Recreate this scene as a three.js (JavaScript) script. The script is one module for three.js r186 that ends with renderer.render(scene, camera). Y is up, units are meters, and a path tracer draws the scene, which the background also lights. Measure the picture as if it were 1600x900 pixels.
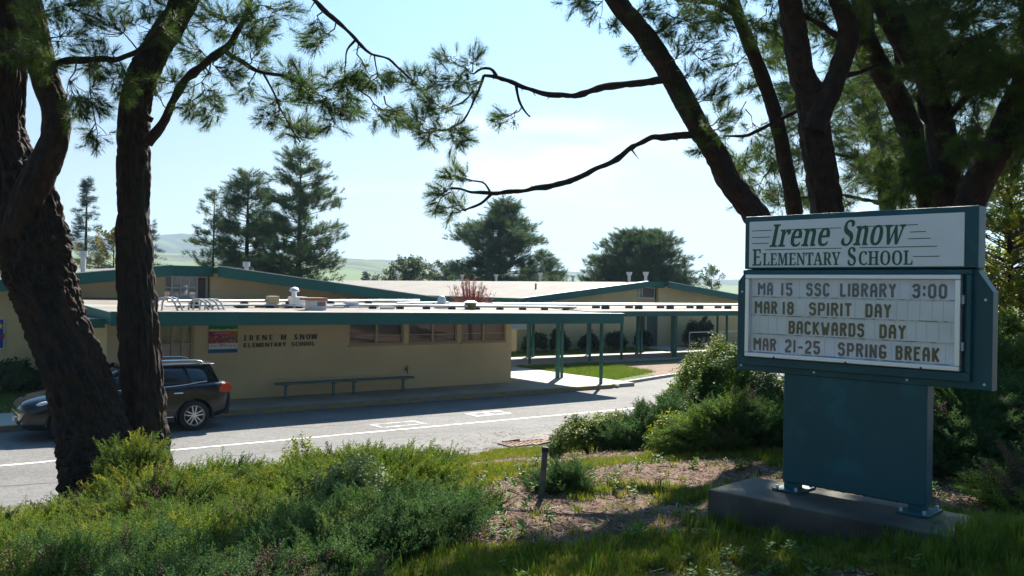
import * as THREE from 'three';
import { mergeGeometries } from 'three/addons/utils/BufferGeometryUtils.js';
import { RoundedBoxGeometry } from 'three/addons/geometries/RoundedBoxGeometry.js';
import { TextGeometry } from 'three/addons/geometries/TextGeometry.js';
import { FontLoader } from 'three/addons/loaders/FontLoader.js';
import { Brush, Evaluator, SUBTRACTION } from 'three-bvh-csg';

// ---------------------------------------------------------------- camera, sky, sun, exposure
const EYE = 3.45, FOCAL = 1400, ROLL = 0.9 * Math.PI / 180;
const scene = new THREE.Scene();
const camera = new THREE.PerspectiveCamera(2 * Math.atan(450 / FOCAL) * 180 / Math.PI, 16 / 9, 0.1, 9000);
camera.position.set(0, EYE, 0); camera.rotation.z = ROLL;
const SUN_AZ = 11 * Math.PI / 180, SUN_EL = 40.5 * Math.PI / 180;
const sunDir = new THREE.Vector3(Math.sin(SUN_AZ) * Math.cos(SUN_EL), Math.sin(SUN_EL), -Math.cos(SUN_AZ) * Math.cos(SUN_EL));
const sun = new THREE.DirectionalLight(new THREE.Color(1, 0.93, 0.8), 5);
sun.position.copy(sunDir).multiplyScalar(120).add(new THREE.Vector3(0, 0, -30)); sun.target.position.set(0, 0, -30);
sun.castShadow = true; sun.shadow.mapSize.set(4096, 4096);
Object.assign(sun.shadow.camera, { left: -60, right: 60, top: 60, bottom: -60, near: 1, far: 320 });
scene.add(sun, sun.target);
{ // clear spring sky: pale at the horizon, deeper blue overhead and away from the sun, a few thin wisps
  const w = 1024, h = 512, d = new Float32Array(w * h * 4), v = new THREE.Vector3();
  const hash = (x, y) => { const t = Math.sin(x * 127.1 + y * 311.7) * 43758.5453; return t - Math.floor(t); };
  const vn = (x, y) => { const i = Math.floor(x), j = Math.floor(y), a = x - i, b = y - j, s = (t) => t * t * (3 - 2 * t); const p = hash(i, j), q = hash(i + 1, j), r = hash(i, j + 1), t = hash(i + 1, j + 1); return p + (q - p) * s(a) + (r - p) * s(b) + (p - q - r + t) * s(a) * s(b); };
  for (let j = 0; j < h; j++) for (let i = 0; i < w; i++) {
    const el = (j + 0.5) / h * Math.PI - Math.PI / 2, az = (i + 0.5) / w * 2 * Math.PI - Math.PI;
    v.set(Math.cos(el) * Math.cos(az), Math.sin(el), Math.cos(el) * Math.sin(az));
    const y = Math.max(v.y, 0), g = Math.acos(Math.min(1, Math.max(-1, v.dot(sunDir))));
    const t = Math.exp(-y * 4.8), k = 0.15 + 0.16 * Math.cos(g) ** 2 + 1.75 * Math.exp(-1.6 * g);
    const away = 1 - Math.exp(-Math.max(0, g - 0.85) * 0.9); // bluer air away from the sun
    let c = [0.045, 0.175, 0.365].map((z, n) => (z + ([0.49, 0.565, 0.575][n] * (1 - away) + [0.25, 0.42, 0.62][n] * away - z) * t) * k);
    const glow = 0.2 * Math.exp(-g * 4.0); c = c.map((x) => x + glow);
    const cx = v.x / (y + 0.12), cz = v.z / (y + 0.12);
    let f = 0; for (let o = 0, a = 0.5, q = 1.3; o < 5; o++, a *= 0.5, q *= 2.1) f += a * vn(cx * q * 0.7 + 9, cz * q * 1.6 + 4);
    const cl = Math.min(1, Math.max(0, (f - 0.60) * 3)) * 0.5 * Math.min(1, y * 12); c = c.map((x) => x + (0.66 * k - x) * cl);
    if (v.y < 0) c = c.map((x) => x * 0.35);
    const o = (j * w + i) * 4; d[o] = c[0]; d[o + 1] = c[1]; d[o + 2] = c[2]; d[o + 3] = 1;
  }
  const sky = new THREE.DataTexture(d, w, h, THREE.RGBAFormat, THREE.FloatType);
  sky.mapping = THREE.EquirectangularReflectionMapping; sky.magFilter = sky.minFilter = THREE.LinearFilter; sky.needsUpdate = true;
  scene.background = sky; scene.environment = sky;
}
scene.fog = new THREE.FogExp2(new THREE.Color(0.52, 0.76, 1.0), 0.00024);
const renderer = new THREE.WebGLRenderer({ antialias: true });
renderer.toneMapping = THREE.LinearToneMapping; renderer.toneMappingExposure = 3.15; renderer.shadowMap.enabled = true;

// ---------------------------------------------------------------- helpers
let seed = 7;
const rnd = () => { seed = (seed + 0x6d2b79f5) | 0; let t = Math.imul(seed ^ (seed >>> 15), 1 | seed); t = (t + Math.imul(t ^ (t >>> 7), 61 | t)) ^ t; return ((t ^ (t >>> 14)) >>> 0) / 4294967296; };
const rr = (a, b) => a + (b - a) * rnd(), V = (x, y, z) => new THREE.Vector3(x, y, z);
const clamp = (x, a = 0, b = 1) => Math.min(b, Math.max(a, x)), sst = (a, b, x) => { const t = clamp((x - a) / (b - a)); return t * t * (3 - 2 * t); };
const h3 = (x, y, z) => { let n = Math.imul(x, 374761393) ^ Math.imul(y, 668265263) ^ Math.imul(z, 2147483647 - 58); n = Math.imul(n ^ (n >>> 13), 1274126177); return ((n ^ (n >>> 16)) >>> 0) / 4294967296; };
function noise(x, y, z = 0) {
  const i = Math.floor(x), j = Math.floor(y), k = Math.floor(z), s = (t) => t * t * (3 - 2 * t), a = s(x - i), b = s(y - j), c = s(z - k), L = (p, q, t) => p + (q - p) * t;
  return L(L(L(h3(i, j, k), h3(i + 1, j, k), a), L(h3(i, j + 1, k), h3(i + 1, j + 1, k), a), b), L(L(h3(i, j, k + 1), h3(i + 1, j, k + 1), a), L(h3(i, j + 1, k + 1), h3(i + 1, j + 1, k + 1), a), b), c);
}
const fbm = (x, y, z = 0, o = 4) => { let f = 0, a = 0.5; for (let i = 0; i < o; i++, a *= 0.5, x *= 2.03, y *= 2.03, z *= 2.03) f += a * noise(x, y, z); return f; };
// a picture point at a given depth (metres in front of the camera) as a point of the place
const cR = Math.cos(ROLL), sR = Math.sin(ROLL);
const ray = (px, py) => { const u = (px - 800) / FOCAL, v = (450 - py) / FOCAL; return [u * cR - v * sR, u * sR + v * cR]; };
const at = (px, py, z) => { const [a, c] = ray(px, py); return V(a * z, EYE + c * z, -z); };
// the school's own axes: s runs along the kerb, p away from it towards the buildings
const TH = 36 * Math.PI / 180, cT = Math.cos(TH), sT = Math.sin(TH), K0 = [-7.76, 23.1];
const W = (s, p, y = 0) => V(K0[0] + s * cT - p * sT, y, -(K0[1] + s * sT + p * cT));
const SP = (X, Z) => [(X - K0[0]) * cT + (Z - K0[1]) * sT, -(X - K0[0]) * sT + (Z - K0[1]) * cT];
const wallHit = (px, py, p) => { const [a, c] = ray(px, py), t = (p - K0[0] * sT + K0[1] * cT) / (cT - a * sT); return { s: SP(a * t, t)[0], y: EYE + c * t, z: t }; };
const levelHit = (px, py, y) => { const [a, c] = ray(px, py), t = (y - EYE) / c; return { s: SP(a * t, t)[0], p: SP(a * t, t)[1], X: a * t, Z: t }; };

const used = {};
function numbered(n) { const k = used[n] = (used[n] ?? -1) + 1; return k ? n + '_' + String(k).padStart(3, '0') : n; }
function tag(o, label, category, group) { o.userData.label = label; o.userData.category = category; if (group) o.userData.group = group; return o; }
function thing(name, label, category, pos = V(0, 0, 0), turn = 0, group) { const o = new THREE.Group(); o.name = numbered(name); o.position.copy(pos); o.rotation.y = turn; scene.add(o); return tag(o, label, category, group); }
function mesh(name, geo, m, parent) {
  const g = Array.isArray(geo) ? (geo.length > 1 ? mergeGeometries(geo.map((q) => { const r = q.index ? q.toNonIndexed() : q; for (const k of Object.keys(r.attributes)) if (!['position', 'normal', 'uv', 'color'].includes(k)) r.deleteAttribute(k); return r; })) : geo[0]) : geo;
  const o = new THREE.Mesh(g, m); o.name = parent ? name : numbered(name); o.castShadow = o.receiveShadow = true; (parent ?? scene).add(o); return o;
}
function struct(name, geo, m) { const o = mesh(name, geo, m); o.userData.kind = 'structure'; return o; }
function uvm(g) { // uv in metres, by the way each face points
  if (g.index) g = g.toNonIndexed();
  const p = g.attributes.position, uv = new Float32Array(p.count * 2), a = V(), b = V(), c = V(), n = V();
  for (let i = 0; i < p.count; i += 3) {
    a.fromBufferAttribute(p, i); b.fromBufferAttribute(p, i + 1); c.fromBufferAttribute(p, i + 2);
    n.copy(b).sub(a).cross(c.clone().sub(a)); const x = Math.abs(n.x), y = Math.abs(n.y), z = Math.abs(n.z);
    [a, b, c].forEach((q, k) => { const o = (i + k) * 2; if (y >= x && y >= z) { uv[o] = q.x; uv[o + 1] = q.z; } else if (x > z) { uv[o] = q.z; uv[o + 1] = q.y; } else { uv[o] = q.x; uv[o + 1] = q.y; } });
  }
  g.setAttribute('uv', new THREE.BufferAttribute(uv, 2)); return g;
}
const box = (x0, x1, y0, y1, z0, z1) => uvm(new THREE.BoxGeometry(Math.abs(x1 - x0), Math.abs(y1 - y0), Math.abs(z1 - z0)).translate((x0 + x1) / 2, (y0 + y1) / 2, (z0 + z1) / 2));
const rbox = (x0, x1, y0, y1, z0, z1, r = 0.01) => uvm(new RoundedBoxGeometry(Math.abs(x1 - x0), Math.abs(y1 - y0), Math.abs(z1 - z0), 2, r).translate((x0 + x1) / 2, (y0 + y1) / 2, (z0 + z1) / 2));
function hexa(b, t) { // solid from four bottom and four top corners (same order round)
  const P = [...b, ...t], f = [[3, 2, 1, 0], [4, 5, 6, 7], [0, 1, 5, 4], [1, 2, 6, 5], [2, 3, 7, 6], [3, 0, 4, 7]], a = [];
  for (const q of f) for (const i of [0, 1, 2, 0, 2, 3]) a.push(...P[q[i]].toArray());
  const g = new THREE.BufferGeometry(); g.setAttribute('position', new THREE.Float32BufferAttribute(a, 3)); g.computeVertexNormals(); return uvm(g);
}
const cyl = (a, b, r0, r1 = r0, n = 10, open = false) => { const d = b.clone().sub(a), L = d.length(); return new THREE.CylinderGeometry(r1, r0, L, n, 1, open).translate(0, L / 2, 0).applyQuaternion(new THREE.Quaternion().setFromUnitVectors(V(0, 1, 0), d.normalize())).translate(a.x, a.y, a.z); };
function sheet(pts, y, holes) { // flat sheet from [s,p] corners, uv in metres
  const sh = new THREE.Shape(pts.map(([s, p]) => new THREE.Vector2(s, p)));
  const g = new THREE.ShapeGeometry(sh).toNonIndexed(), q = g.attributes.position, out = [], uv = [];
  for (let i = 0; i < q.count; i++) { const w = W(q.getX(i), q.getY(i), y); out.push(w.x, w.y, w.z); uv.push(q.getX(i), q.getY(i)); }
  const r = new THREE.BufferGeometry(); r.setAttribute('position', new THREE.Float32BufferAttribute(out, 3)); r.setAttribute('uv', new THREE.Float32BufferAttribute(uv, 2)); r.computeVertexNormals(); return r;
}
function tex(n, tile, fn, srgb = true) {
  const d = new Uint8Array(n * n * 4);
  for (let j = 0; j < n; j++) for (let i = 0; i < n; i++) { const c = fn(i / n, j / n, i, j), o = (j * n + i) * 4; for (let k = 0; k < 3; k++) d[o + k] = clamp(Array.isArray(c) ? c[k] : c) * 255; d[o + 3] = 255; }
  const t = new THREE.DataTexture(d, n, n); t.wrapS = t.wrapT = THREE.RepeatWrapping; t.magFilter = THREE.LinearFilter; t.minFilter = THREE.LinearMipmapLinearFilter; t.generateMipmaps = true;
  if (srgb) t.colorSpace = THREE.SRGBColorSpace; t.repeat.set(1 / tile, 1 / tile); t.needsUpdate = true; return t;
}
const tn = (u, v, f, o = 4, k = 0) => { // tiling fbm
  let r = 0, a = 0.5; for (let i = 0; i < o; i++, a *= 0.5, f *= 2) { const x = u * f, y = v * f, i0 = Math.floor(x), j0 = Math.floor(y), s = (t) => t * t * (3 - 2 * t), p = s(x - i0), q = s(y - j0), H = (m, n) => h3(((m % f) + f) % f, ((n % f) + f) % f, k + i); r += a * ((H(i0, j0) * (1 - p) + H(i0 + 1, j0) * p) * (1 - q) + (H(i0, j0 + 1) * (1 - p) + H(i0 + 1, j0 + 1) * p) * q); } return r;
};
const mix = (a, b, t) => a.map((x, i) => x + (b[i] - x) * t);
const std = (o) => new THREE.MeshStandardMaterial({ roughness: 0.85, ...o });

// ---------------------------------------------------------------- materials
const bumpFine = tex(256, 0.5, (u, v, i, j) => 0.5 * tn(u, v, 32, 3) + 0.5 * h3(i, j, 3), false);
const bumpCoarse = tex(256, 2, (u, v) => tn(u, v, 8, 5, 9), false);
const M = {
  asphalt: std({ map: tex(512, 5, (u, v, i, j) => { const g = 0.375 + 0.10 * (tn(u, v, 4, 4) - 0.5) + 0.20 * (h3(i, j, 1) - 0.5) + 0.12 * (tn(u, v, 64, 2, 5) - 0.5); return [g * 1.01, g, g * 1.0]; }), bumpMap: bumpFine, bumpScale: 0.004, roughness: 0.9 }),
  patch: std({ map: tex(256, 3, (u, v, i, j) => { const g = 0.34 + 0.12 * (tn(u, v, 4, 4, 3) - 0.5) + 0.16 * (h3(i, j, 8) - 0.5); return [g * 1.06, g, g * 0.98]; }), bumpMap: bumpFine, bumpScale: 0.004 }),
  concrete: std({ map: tex(512, 3, (u, v, i, j) => { const g = 0.60 + 0.16 * (tn(u, v, 4, 5, 2) - 0.5) + 0.07 * (h3(i, j, 2) - 0.5); return [g, g * 0.97, g * 0.92]; }), bumpMap: bumpFine, bumpScale: 0.002 }),
  footing: std({ map: tex(512, 1.6, (u, v, i, j) => { const s = tn(u, v, 4, 5, 7), g = 0.28 + 0.30 * (s - 0.5) + 0.10 * (h3(i, j, 4) - 0.5); return [g, g * 0.95, g * 0.86]; }), bumpMap: bumpCoarse, bumpScale: 0.008 }),
  stucco: std({ map: tex(512, 4, (u, v, i, j) => { const g = 1 + 0.10 * (tn(u, v, 4, 4, 12) - 0.5) + 0.05 * (h3(i, j, 5) - 0.5); return [0.85 * g, 0.77 * g, 0.605 * g]; }), bumpMap: bumpFine, bumpScale: 0.003, roughness: 0.95 }),
  trim: std({ color: new THREE.Color(0.50, 0.40, 0.24), roughness: 0.7 }),
  teal: std({ map: tex(256, 2.5, (u, v, i, j) => { const g = 1 + 0.22 * (tn(u, v, 4, 4, 21) - 0.5) + 0.05 * (h3(i, j, 6) - 0.5); return [0.03 * g, 0.345 * g, 0.325 * g]; }), roughness: 0.6, bumpMap: bumpCoarse, bumpScale: 0.002 }),
  signTeal: std({ map: tex(256, 1.2, (u, v, i, j) => { const g = 1 + 0.14 * (tn(u, v, 4, 5, 22) - 0.5) + 0.04 * (h3(i, j, 6) - 0.5); const w = 0.05 * sst(0.56, 0.7, tn(u, v, 6, 4, 24)); return [0.004, 0.285 * g + w, 0.325 * g + w]; }), roughness: 0.45 }),
  gravel: std({ map: tex(1024, 9, (u, v, i, j) => { const a = tn(u, v, 6, 5, 31), g = 0.42 + 0.26 * (a - 0.5) + 0.14 * (h3(i, j, 7) - 0.5), st = sst(0.52, 0.66, tn(u, v, 8, 4, 35)); return mix([g, g * 0.92, g * 0.82], [g * 1.12, g * 1.10, g * 1.08], st); }), bumpMap: bumpFine, bumpScale: 0.006 }),
  shingle: std({ map: tex(512, 6, (u, v, i, j) => { const g = 0.355 + 0.16 * (tn(u, v, 6, 4, 41) - 0.5) + 0.12 * (h3(i, j >> 1, 7) - 0.5); return [g * 1.02, g * 0.98, g * 0.94]; }), bumpMap: bumpFine, bumpScale: 0.006 }),
  galv: std({ color: new THREE.Color(0.62, 0.64, 0.66), metalness: 0.55, roughness: 0.45 }),
  whitePaint: std({ color: new THREE.Color(0.72, 0.73, 0.74), roughness: 0.55 }),
  ventGrey: std({ color: new THREE.Color(0.42, 0.45, 0.48), roughness: 0.6 }),
  beigeBox: std({ color: new THREE.Color(0.58, 0.44, 0.25), roughness: 0.7 }),
  rust: std({ map: tex(128, 0.8, (u, v) => mix([0.62, 0.36, 0.22], [0.72, 0.62, 0.54], tn(u, v, 6, 4, 51))), roughness: 0.9 }),
  olive: std({ color: new THREE.Color(0.14, 0.14, 0.05), roughness: 0.7 }),
  black: std({ color: new THREE.Color(0.02, 0.02, 0.022), roughness: 0.7 }),
  alu: std({ color: new THREE.Color(0.78, 0.80, 0.82), metalness: 0.75, roughness: 0.38 }),
  roadPaint: std({ map: tex(256, 1.5, (u, v, i, j) => { const t = sst(0.5, 0.64, tn(u, v, 8, 4, 61) + 0.12 * (h3(i, j, 9) - 0.5)); return mix([0.86, 0.86, 0.84], [0.55, 0.55, 0.55], t); }) }),
  fadedPaint: std({ map: tex(256, 1.1, (u, v, i, j) => { const t = sst(0.36, 0.52, tn(u, v, 8, 4, 62) + 0.12 * (h3(i, j, 9) - 0.5)); return mix([0.78, 0.78, 0.78], [0.50, 0.50, 0.50], t); }) }),
  kerbYellow: std({ map: tex(256, 1.5, (u, v, i, j) => { const t = sst(0.30, 0.52, tn(u, v, 8, 4, 63)); return mix([0.60, 0.50, 0.27], [0.48, 0.46, 0.42], t); }) }),
  glass: new THREE.MeshPhysicalMaterial({ color: 0xffffff, transmission: 1, thickness: 0, roughness: 0.02, ior: 1.5 }),
  blind: std({ color: new THREE.Color(0.16, 0.14, 0.13), roughness: 0.8 }),
  paleBlind: std({ color: new THREE.Color(0.55, 0.58, 0.58), roughness: 0.8 }),
  louver: std({ color: new THREE.Color(0.26, 0.20, 0.19), roughness: 0.7 }),
  darkDoor: std({ color: new THREE.Color(0.02, 0.06, 0.06), roughness: 0.4 }),
  letterBrown: std({ color: new THREE.Color(0.06, 0.045, 0.03), roughness: 0.6 }),
  bench: std({ color: new THREE.Color(0.10, 0.17, 0.17), roughness: 0.6 }),
};
const barkMap = tex(512, 1, (u, v, i, j) => { const a = tn(u, v, 8, 5, 71), b = tn(u, v, 32, 3, 72), g = 0.55 + 0.6 * (a - 0.5) + 0.35 * (b - 0.5); return [0.36 * g + 0.015, 0.275 * g + 0.012, 0.225 * g + 0.01]; });
barkMap.repeat.set(2.2, 0.9);
M.bark = std({ map: barkMap, vertexColors: true, roughness: 0.95, bumpMap: tex(256, 1, (u, v) => tn(u, v, 16, 4, 73), false), bumpScale: 0.012 });
M.bark.bumpMap.repeat.set(3, 1.4);
M.twig = std({ color: new THREE.Color(0.075, 0.055, 0.045), roughness: 0.95 });
const leafMat = (t = 0.35, rough = 0.75) => new THREE.MeshPhysicalMaterial({ color: 0xffffff, roughness: rough, transmission: t, thickness: 0, specularIntensity: 0.3, side: THREE.DoubleSide });
M.needle = leafMat(0.5, 0.7); M.leaf = leafMat(0.5, 0.65); M.grass = leafMat(0.5, 0.8); M.juniper = leafMat(0.45, 0.8); M.dry = std({ color: 0xffffff, side: THREE.DoubleSide, roughness: 0.95 });

// ---------------------------------------------------------------- the ground
function bankHeight(X, Z) {
  const [s, p] = SP(X, Z); let y = -0.06 + 0.09 * (1 - sst(-7.9, -7.5, p));
  const t = clamp((-7.7 - p) / 9.5); y += 1.60 * (0.45 * t + 0.55 * t * t * (3 - 2 * t));
  if (p < -8) y += (fbm(X * 0.7 + 30, Z * 0.7, 3) - 0.47) * 0.22 * clamp((-8 - p) / 2) + (fbm(X * 3, Z * 3, 8, 3) - 0.44) * 0.05;
  y -= 0.34 * (1 - sst(-1.5, 0.1, X)) * (1 - sst(8.6, 11.5, Z));
  y += 0.26 * Math.exp(-(((X - 3.3) / 0.75) ** 2 + ((Z - 5.6) / 0.6) ** 2));
  y += 1.75 * sst(22, 31, X - 0.1 * Z) * sst(-9, -4, p) ;
  return y;
}
function grassAt(X, Z) { // 0 bare mulch, 1 grass
  const [s, p] = SP(X, Z); let g = fbm(X * 0.9 + 4, Z * 0.9 + 2, 1, 4) * 2.0 - 0.80;
  g += 0.55 * Math.exp(-(((p + 8.9) / 1.0) ** 2));                                   // green verge along the road
  g -= 0.85 * Math.exp(-(((X - 0.55) / 1.6) ** 2 + ((Z - 13.0) / 2.0) ** 2));        // bare reddish patch
  g -= 0.70 * Math.exp(-(((X - 1.7) / 1.1) ** 2 + ((Z - 9.4) / 0.8) ** 2));
  g -= 0.55 * Math.exp(-(((X - 1.35) / 0.8) ** 2 + ((Z - 7.5) / 0.45) ** 2));
  g += 0.65 * Math.exp(-(((X + 0.75) / 0.9) ** 2 + ((Z - 11) / 2.4) ** 2));
  g += 0.60 * Math.exp(-(((X - 1.9) / 0.9) ** 2 + ((Z - 11.0) / 0.8) ** 2));
  g += 0.55 * Math.exp(-(((X - 1.2) / 2.0) ** 2 + ((Z - 6.3) / 0.55) ** 2));
  g += 0.55 * Math.exp(-(((X - 3.2) / 1.0) ** 2 + ((Z - 5.5) / 0.7) ** 2));
  g -= 0.6 * sst(3.4, 4.4, X) * sst(6.2, 7.2, Z);
  return clamp(g * 1.5 + 0.31);
}
{
  const xs = [], zs = [];
  for (let x = -14; x <= 14.001; x += 0.16) xs.push(x); for (let d = 0.3, x = 14; x < 2200; d *= 1.22) { x += d; xs.push(x); xs.unshift(-x); }
  for (let z = 3; z <= 21.001; z += 0.16) zs.push(z); for (let d = 0.3, z = 21; z < 2300; d *= 1.2) { z += d; zs.push(z); } for (let d = 0.4, z = 3; z > -300; d *= 1.4) { z -= d; zs.unshift(z); }
  const pos = [], col = [], uv = [], idx = [];
  const dirt = [0.15, 0.078, 0.05], dirt2 = [0.20, 0.125, 0.085], gr = [0.085, 0.11, 0.015], gr2 = [0.13, 0.145, 0.02];
  zs.forEach((z) => xs.forEach((x) => {
    pos.push(x, bankHeight(x, z), -z); uv.push(x, z);
    let c = mix(mix(dirt, dirt2, sst(0.35, 0.65, fbm(x * 1.7, z * 1.7, 5))), mix(gr, gr2, fbm(x * 2.2, z * 2.2, 15)), sst(0.35, 0.7, grassAt(x, z)));
    if (SP(x, z)[1] > -7.6 || Math.abs(x) > 30) c = mix(gr, gr2, fbm(x * 0.3, z * 0.3, 15)); col.push(...c);
  }));
  const n = xs.length; for (let j = 0; j + 1 < zs.length; j++) for (let i = 0; i + 1 < n; i++) { const a = j * n + i; idx.push(a, a + 1, a + n, a + 1, a + n + 1, a + n); }
  const g = new THREE.BufferGeometry(); g.setAttribute('position', new THREE.Float32BufferAttribute(pos, 3)); g.setAttribute('color', new THREE.Float32BufferAttribute(col, 3)); g.setAttribute('uv', new THREE.Float32BufferAttribute(uv, 2)); g.setIndex(idx); g.computeVertexNormals();
  M.ground = std({ vertexColors: true, map: tex(512, 1.3, (u, v, i, j) => { const g = 0.80 + 0.5 * (tn(u, v, 16, 4, 81) - 0.5) + 0.42 * (h3(i, j, 11) - 0.5); return [g, g * 0.985, g * 0.96]; }), bumpMap: tex(256, 0.6, (u, v, i, j) => 0.6 * tn(u, v, 24, 3, 83) + 0.4 * h3(i, j, 17), false), bumpScale: 0.02, roughness: 1 });
  struct('ground', g, M.ground);
}
// road, kerb, sidewalk, walkways, lawns
const farEdge = [[14.2, 0.0], [15.6, 0.9], [18, 1.7], [21.2, 2.7], [26, 4.6], [32, 5.8], [60, 7]];
struct('road', sheet([[-60, -7.8], [6, -7.75], [8.5, -7.6], [16, -7.9], [60, -7.5], ...farEdge.slice().reverse(), [-60, 0]], 0), M.asphalt);
{
  const old = sheet([[5.4, -7.7], [11.2, -7.6], [11.0, -6.9], [9.2, -6.1], [7.2, -6.0], [5.0, -6.6]], 0.004); struct('road_patch', old, M.patch);
  struct('road_line', sheet([[-40, -4.35], [22, -4.28], [22, -4.17], [-40, -4.24]], 0.005), M.roadPaint);
  for (const [s0, p0, s1, p1, n] of [[-8, -6.6, 3.5, -5.2, 40], [3, -5.0, 14, -6.2, 40], [1, -2.6, 12.5, -2.9, 36], [8.2, -4.4, 9.6, -7.4, 14], [-3.2, -4.5, -2.2, -7.5, 14], [13, -3.2, 24, -1.4, 34], [15.4, -7.4, 17.2, 0.2, 24]]) { // sealed cracks wander across the asphalt
    const a = [], c = []; for (let i = 0; i <= n; i++) { const t = i / n, L = Math.hypot(s1 - s0, p1 - p0), o = (fbm(t * L * 1.3 + s0 * 7, p0 * 3, 1) - 0.47) * 1.1 + (noise(t * L * 5, s0) - 0.5) * 0.12, nx = -(p1 - p0) / L, ny = (s1 - s0) / L, w = 0.012 + 0.022 * noise(t * L * 3, s1), x = s0 + (s1 - s0) * t + nx * o, y = p0 + (p1 - p0) * t + ny * o; a.push([x + nx * w, y + ny * w]); c.unshift([x - nx * w, y - ny * w]); }
    struct('crack_seal', sheet([...a, ...c], 0.0035), M.tar ??= std({ color: new THREE.Color(0.055, 0.055, 0.058), roughness: 0.8 }));
  }
  const ks = (s0, s1, p0, p1) => hexa([W(s0, p0, -0.1), W(s1, p0, -0.1), W(s1, p1, -0.1), W(s0, p1, -0.1)], [W(s0, p0, 0.13), W(s1, p0, 0.13), W(s1, p1, 0.13), W(s0, p1, 0.13)]);
  struct('kerb', [ks(-60, 14.0, -0.02, 0.14)], M.kerbYellow);
  struct('kerb_wall', farEdge.slice(0, -2).map(([s, p], i) => { const [s1, p1] = farEdge[i + 1]; return hexa([W(s, p - 0.05, -0.1), W(s1, p1 - 0.05, -0.1), W(s1, p1 + 0.13, -0.1), W(s, p + 0.13, -0.1)], [W(s, p - 0.05, 0.1), W(s1, p1 - 0.05, 0.1), W(s1, p1 + 0.13, 0.1), W(s, p + 0.13, 0.1)]); }), M.concrete);
}
{
  const hx = (s0, s1, p0, p1, y0, y1) => hexa([W(s0, p0, y0), W(s1, p0, y0), W(s1, p1, y0), W(s0, p1, y0)], [W(s0, p0, y1), W(s1, p0, y1), W(s1, p1, y1), W(s0, p1, y1)]);
  const sw = new THREE.Group(); sw.name = 'sidewalk'; sw.userData.kind = 'structure'; scene.add(sw);
  for (let s = -25; s < 11; s += 2) mesh('paving_slab', hx(s + 0.008, s + 1.992, 0.145, 2.30, -0.1, 0.125 + rr(-0.003, 0.003)), M.concrete, sw);
  for (const [a, b] of [[11, 13.1], [13.1, 15.2]]) for (const [c, d] of [[0.145, 2.7], [2.7, 5.2], [5.2, 7.6]]) mesh('paving_slab', hx(a + 0.008, b - 0.008, c, d - 0.016, -0.1, 0.122 + rr(-0.003, 0.003)), M.concrete, sw);
  const ww = new THREE.Group(); ww.name = 'walkway'; ww.userData.kind = 'structure'; scene.add(ww);
  for (let s = 11; s < 46; s += 2.4) mesh('paving_slab', hx(s + 0.008, s + 2.392, 7.75, 11.6, -0.1, 0.115 + rr(-0.003, 0.003)), M.concrete, ww);
  for (let p = 11.62; p < 14.9; p += 1.7) mesh('paving_slab', hx(29.2, 32.2, p, p + 1.68, -0.1, 0.112), M.concrete, ww);
  M.lawn = std({ map: tex(256, 1.4, (u, v, i, j) => { const a = tn(u, v, 8, 4, 91), g = 0.8 + 0.6 * (a - 0.5) + 0.3 * (h3(i, j, 12) - 0.5); return [0.34 * g, 0.40 * g, 0.15 * g]; }), roughness: 1 });
  M.mulch = std({ map: tex(256, 1.4, (u, v, i, j) => { const a = tn(u, v, 8, 4, 92), g = 0.85 + 0.5 * (a - 0.5) + 0.4 * (h3(i, j, 13) - 0.5); return [0.55 * g, 0.45 * g, 0.38 * g]; }), bumpMap: bumpFine, bumpScale: 0.01, roughness: 1 });
  struct('lawn', sheet([[-40, 2.32], [-2.8, 2.32], [-2.8, 8.3], [-40, 8.3]], 0.08), M.lawn);
  struct('lawn', sheet([[15.25, 0.9], ...farEdge.slice(1, 3).map(([s, p]) => [s, p + 0.14]), [19.4, 2.2], [20.2, 6.3], [46, 7.3], [46, 7.7], [15.25, 7.7]], 0.075), M.lawn);
  struct('mulch_bed', sheet([[18.0, 1.86], ...farEdge.slice(3, 6).map(([s, p]) => [s, p + 0.14]), [46, 7.3], [30, 6.7], [20.3, 6.2], [19.0, 5.2], [18.6, 3.6]], 0.085), M.mulch);
  struct('lawn', sheet([[12.3, 11.62], [29.1, 11.62], [29.1, 15.0], [12.3, 15.0]], 0.07), M.lawn);
  struct('lawn', sheet([[32.3, 11.62], [46, 11.62], [46, 15.0], [32.3, 15.0]], 0.07), M.lawn);
  const g = new THREE.BufferGeometry(), c = [[31, 62], [60, 62], [60, 78], [31, 78]].map(([x, z]) => V(x, 1.76, -z));
  g.setAttribute('position', new THREE.Float32BufferAttribute([0, 1, 2, 0, 2, 3].flatMap((i) => c[i].toArray()), 3)); g.computeVertexNormals(); struct('driveway', uvm(g), M.asphalt);
}
{ // worn painted stall numerals, lying sideways on the asphalt
  const bar = (s0, s1, p0, p1) => sheet([[s0, p0], [s1, p0], [s1, p1], [s0, p1]], 0.005);
  const num = (s, p, w, h, mid, m) => { const t = 0.1, g = [bar(s, s + w, p, p + t), bar(s, s + w, p + h - t, p + h), bar(s, s + t, p + t, p + h - t), bar(s + w - t, s + w, p + t, p + h - t)]; if (mid) g.push(bar(s + w * 0.5 - t / 2, s + w * 0.5 + t / 2, p + t, p + h - t)); struct('stall_number', g, m); };
  const a = levelHit(742, 650, 0), b = levelHit(592, 668, 0);
  num(a.s, a.p - 0.1, 1.15, 0.62, true, M.roadPaint); num(b.s, b.p - 0.1, 1.3, 0.62, false, M.fadedPaint);
}
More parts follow.
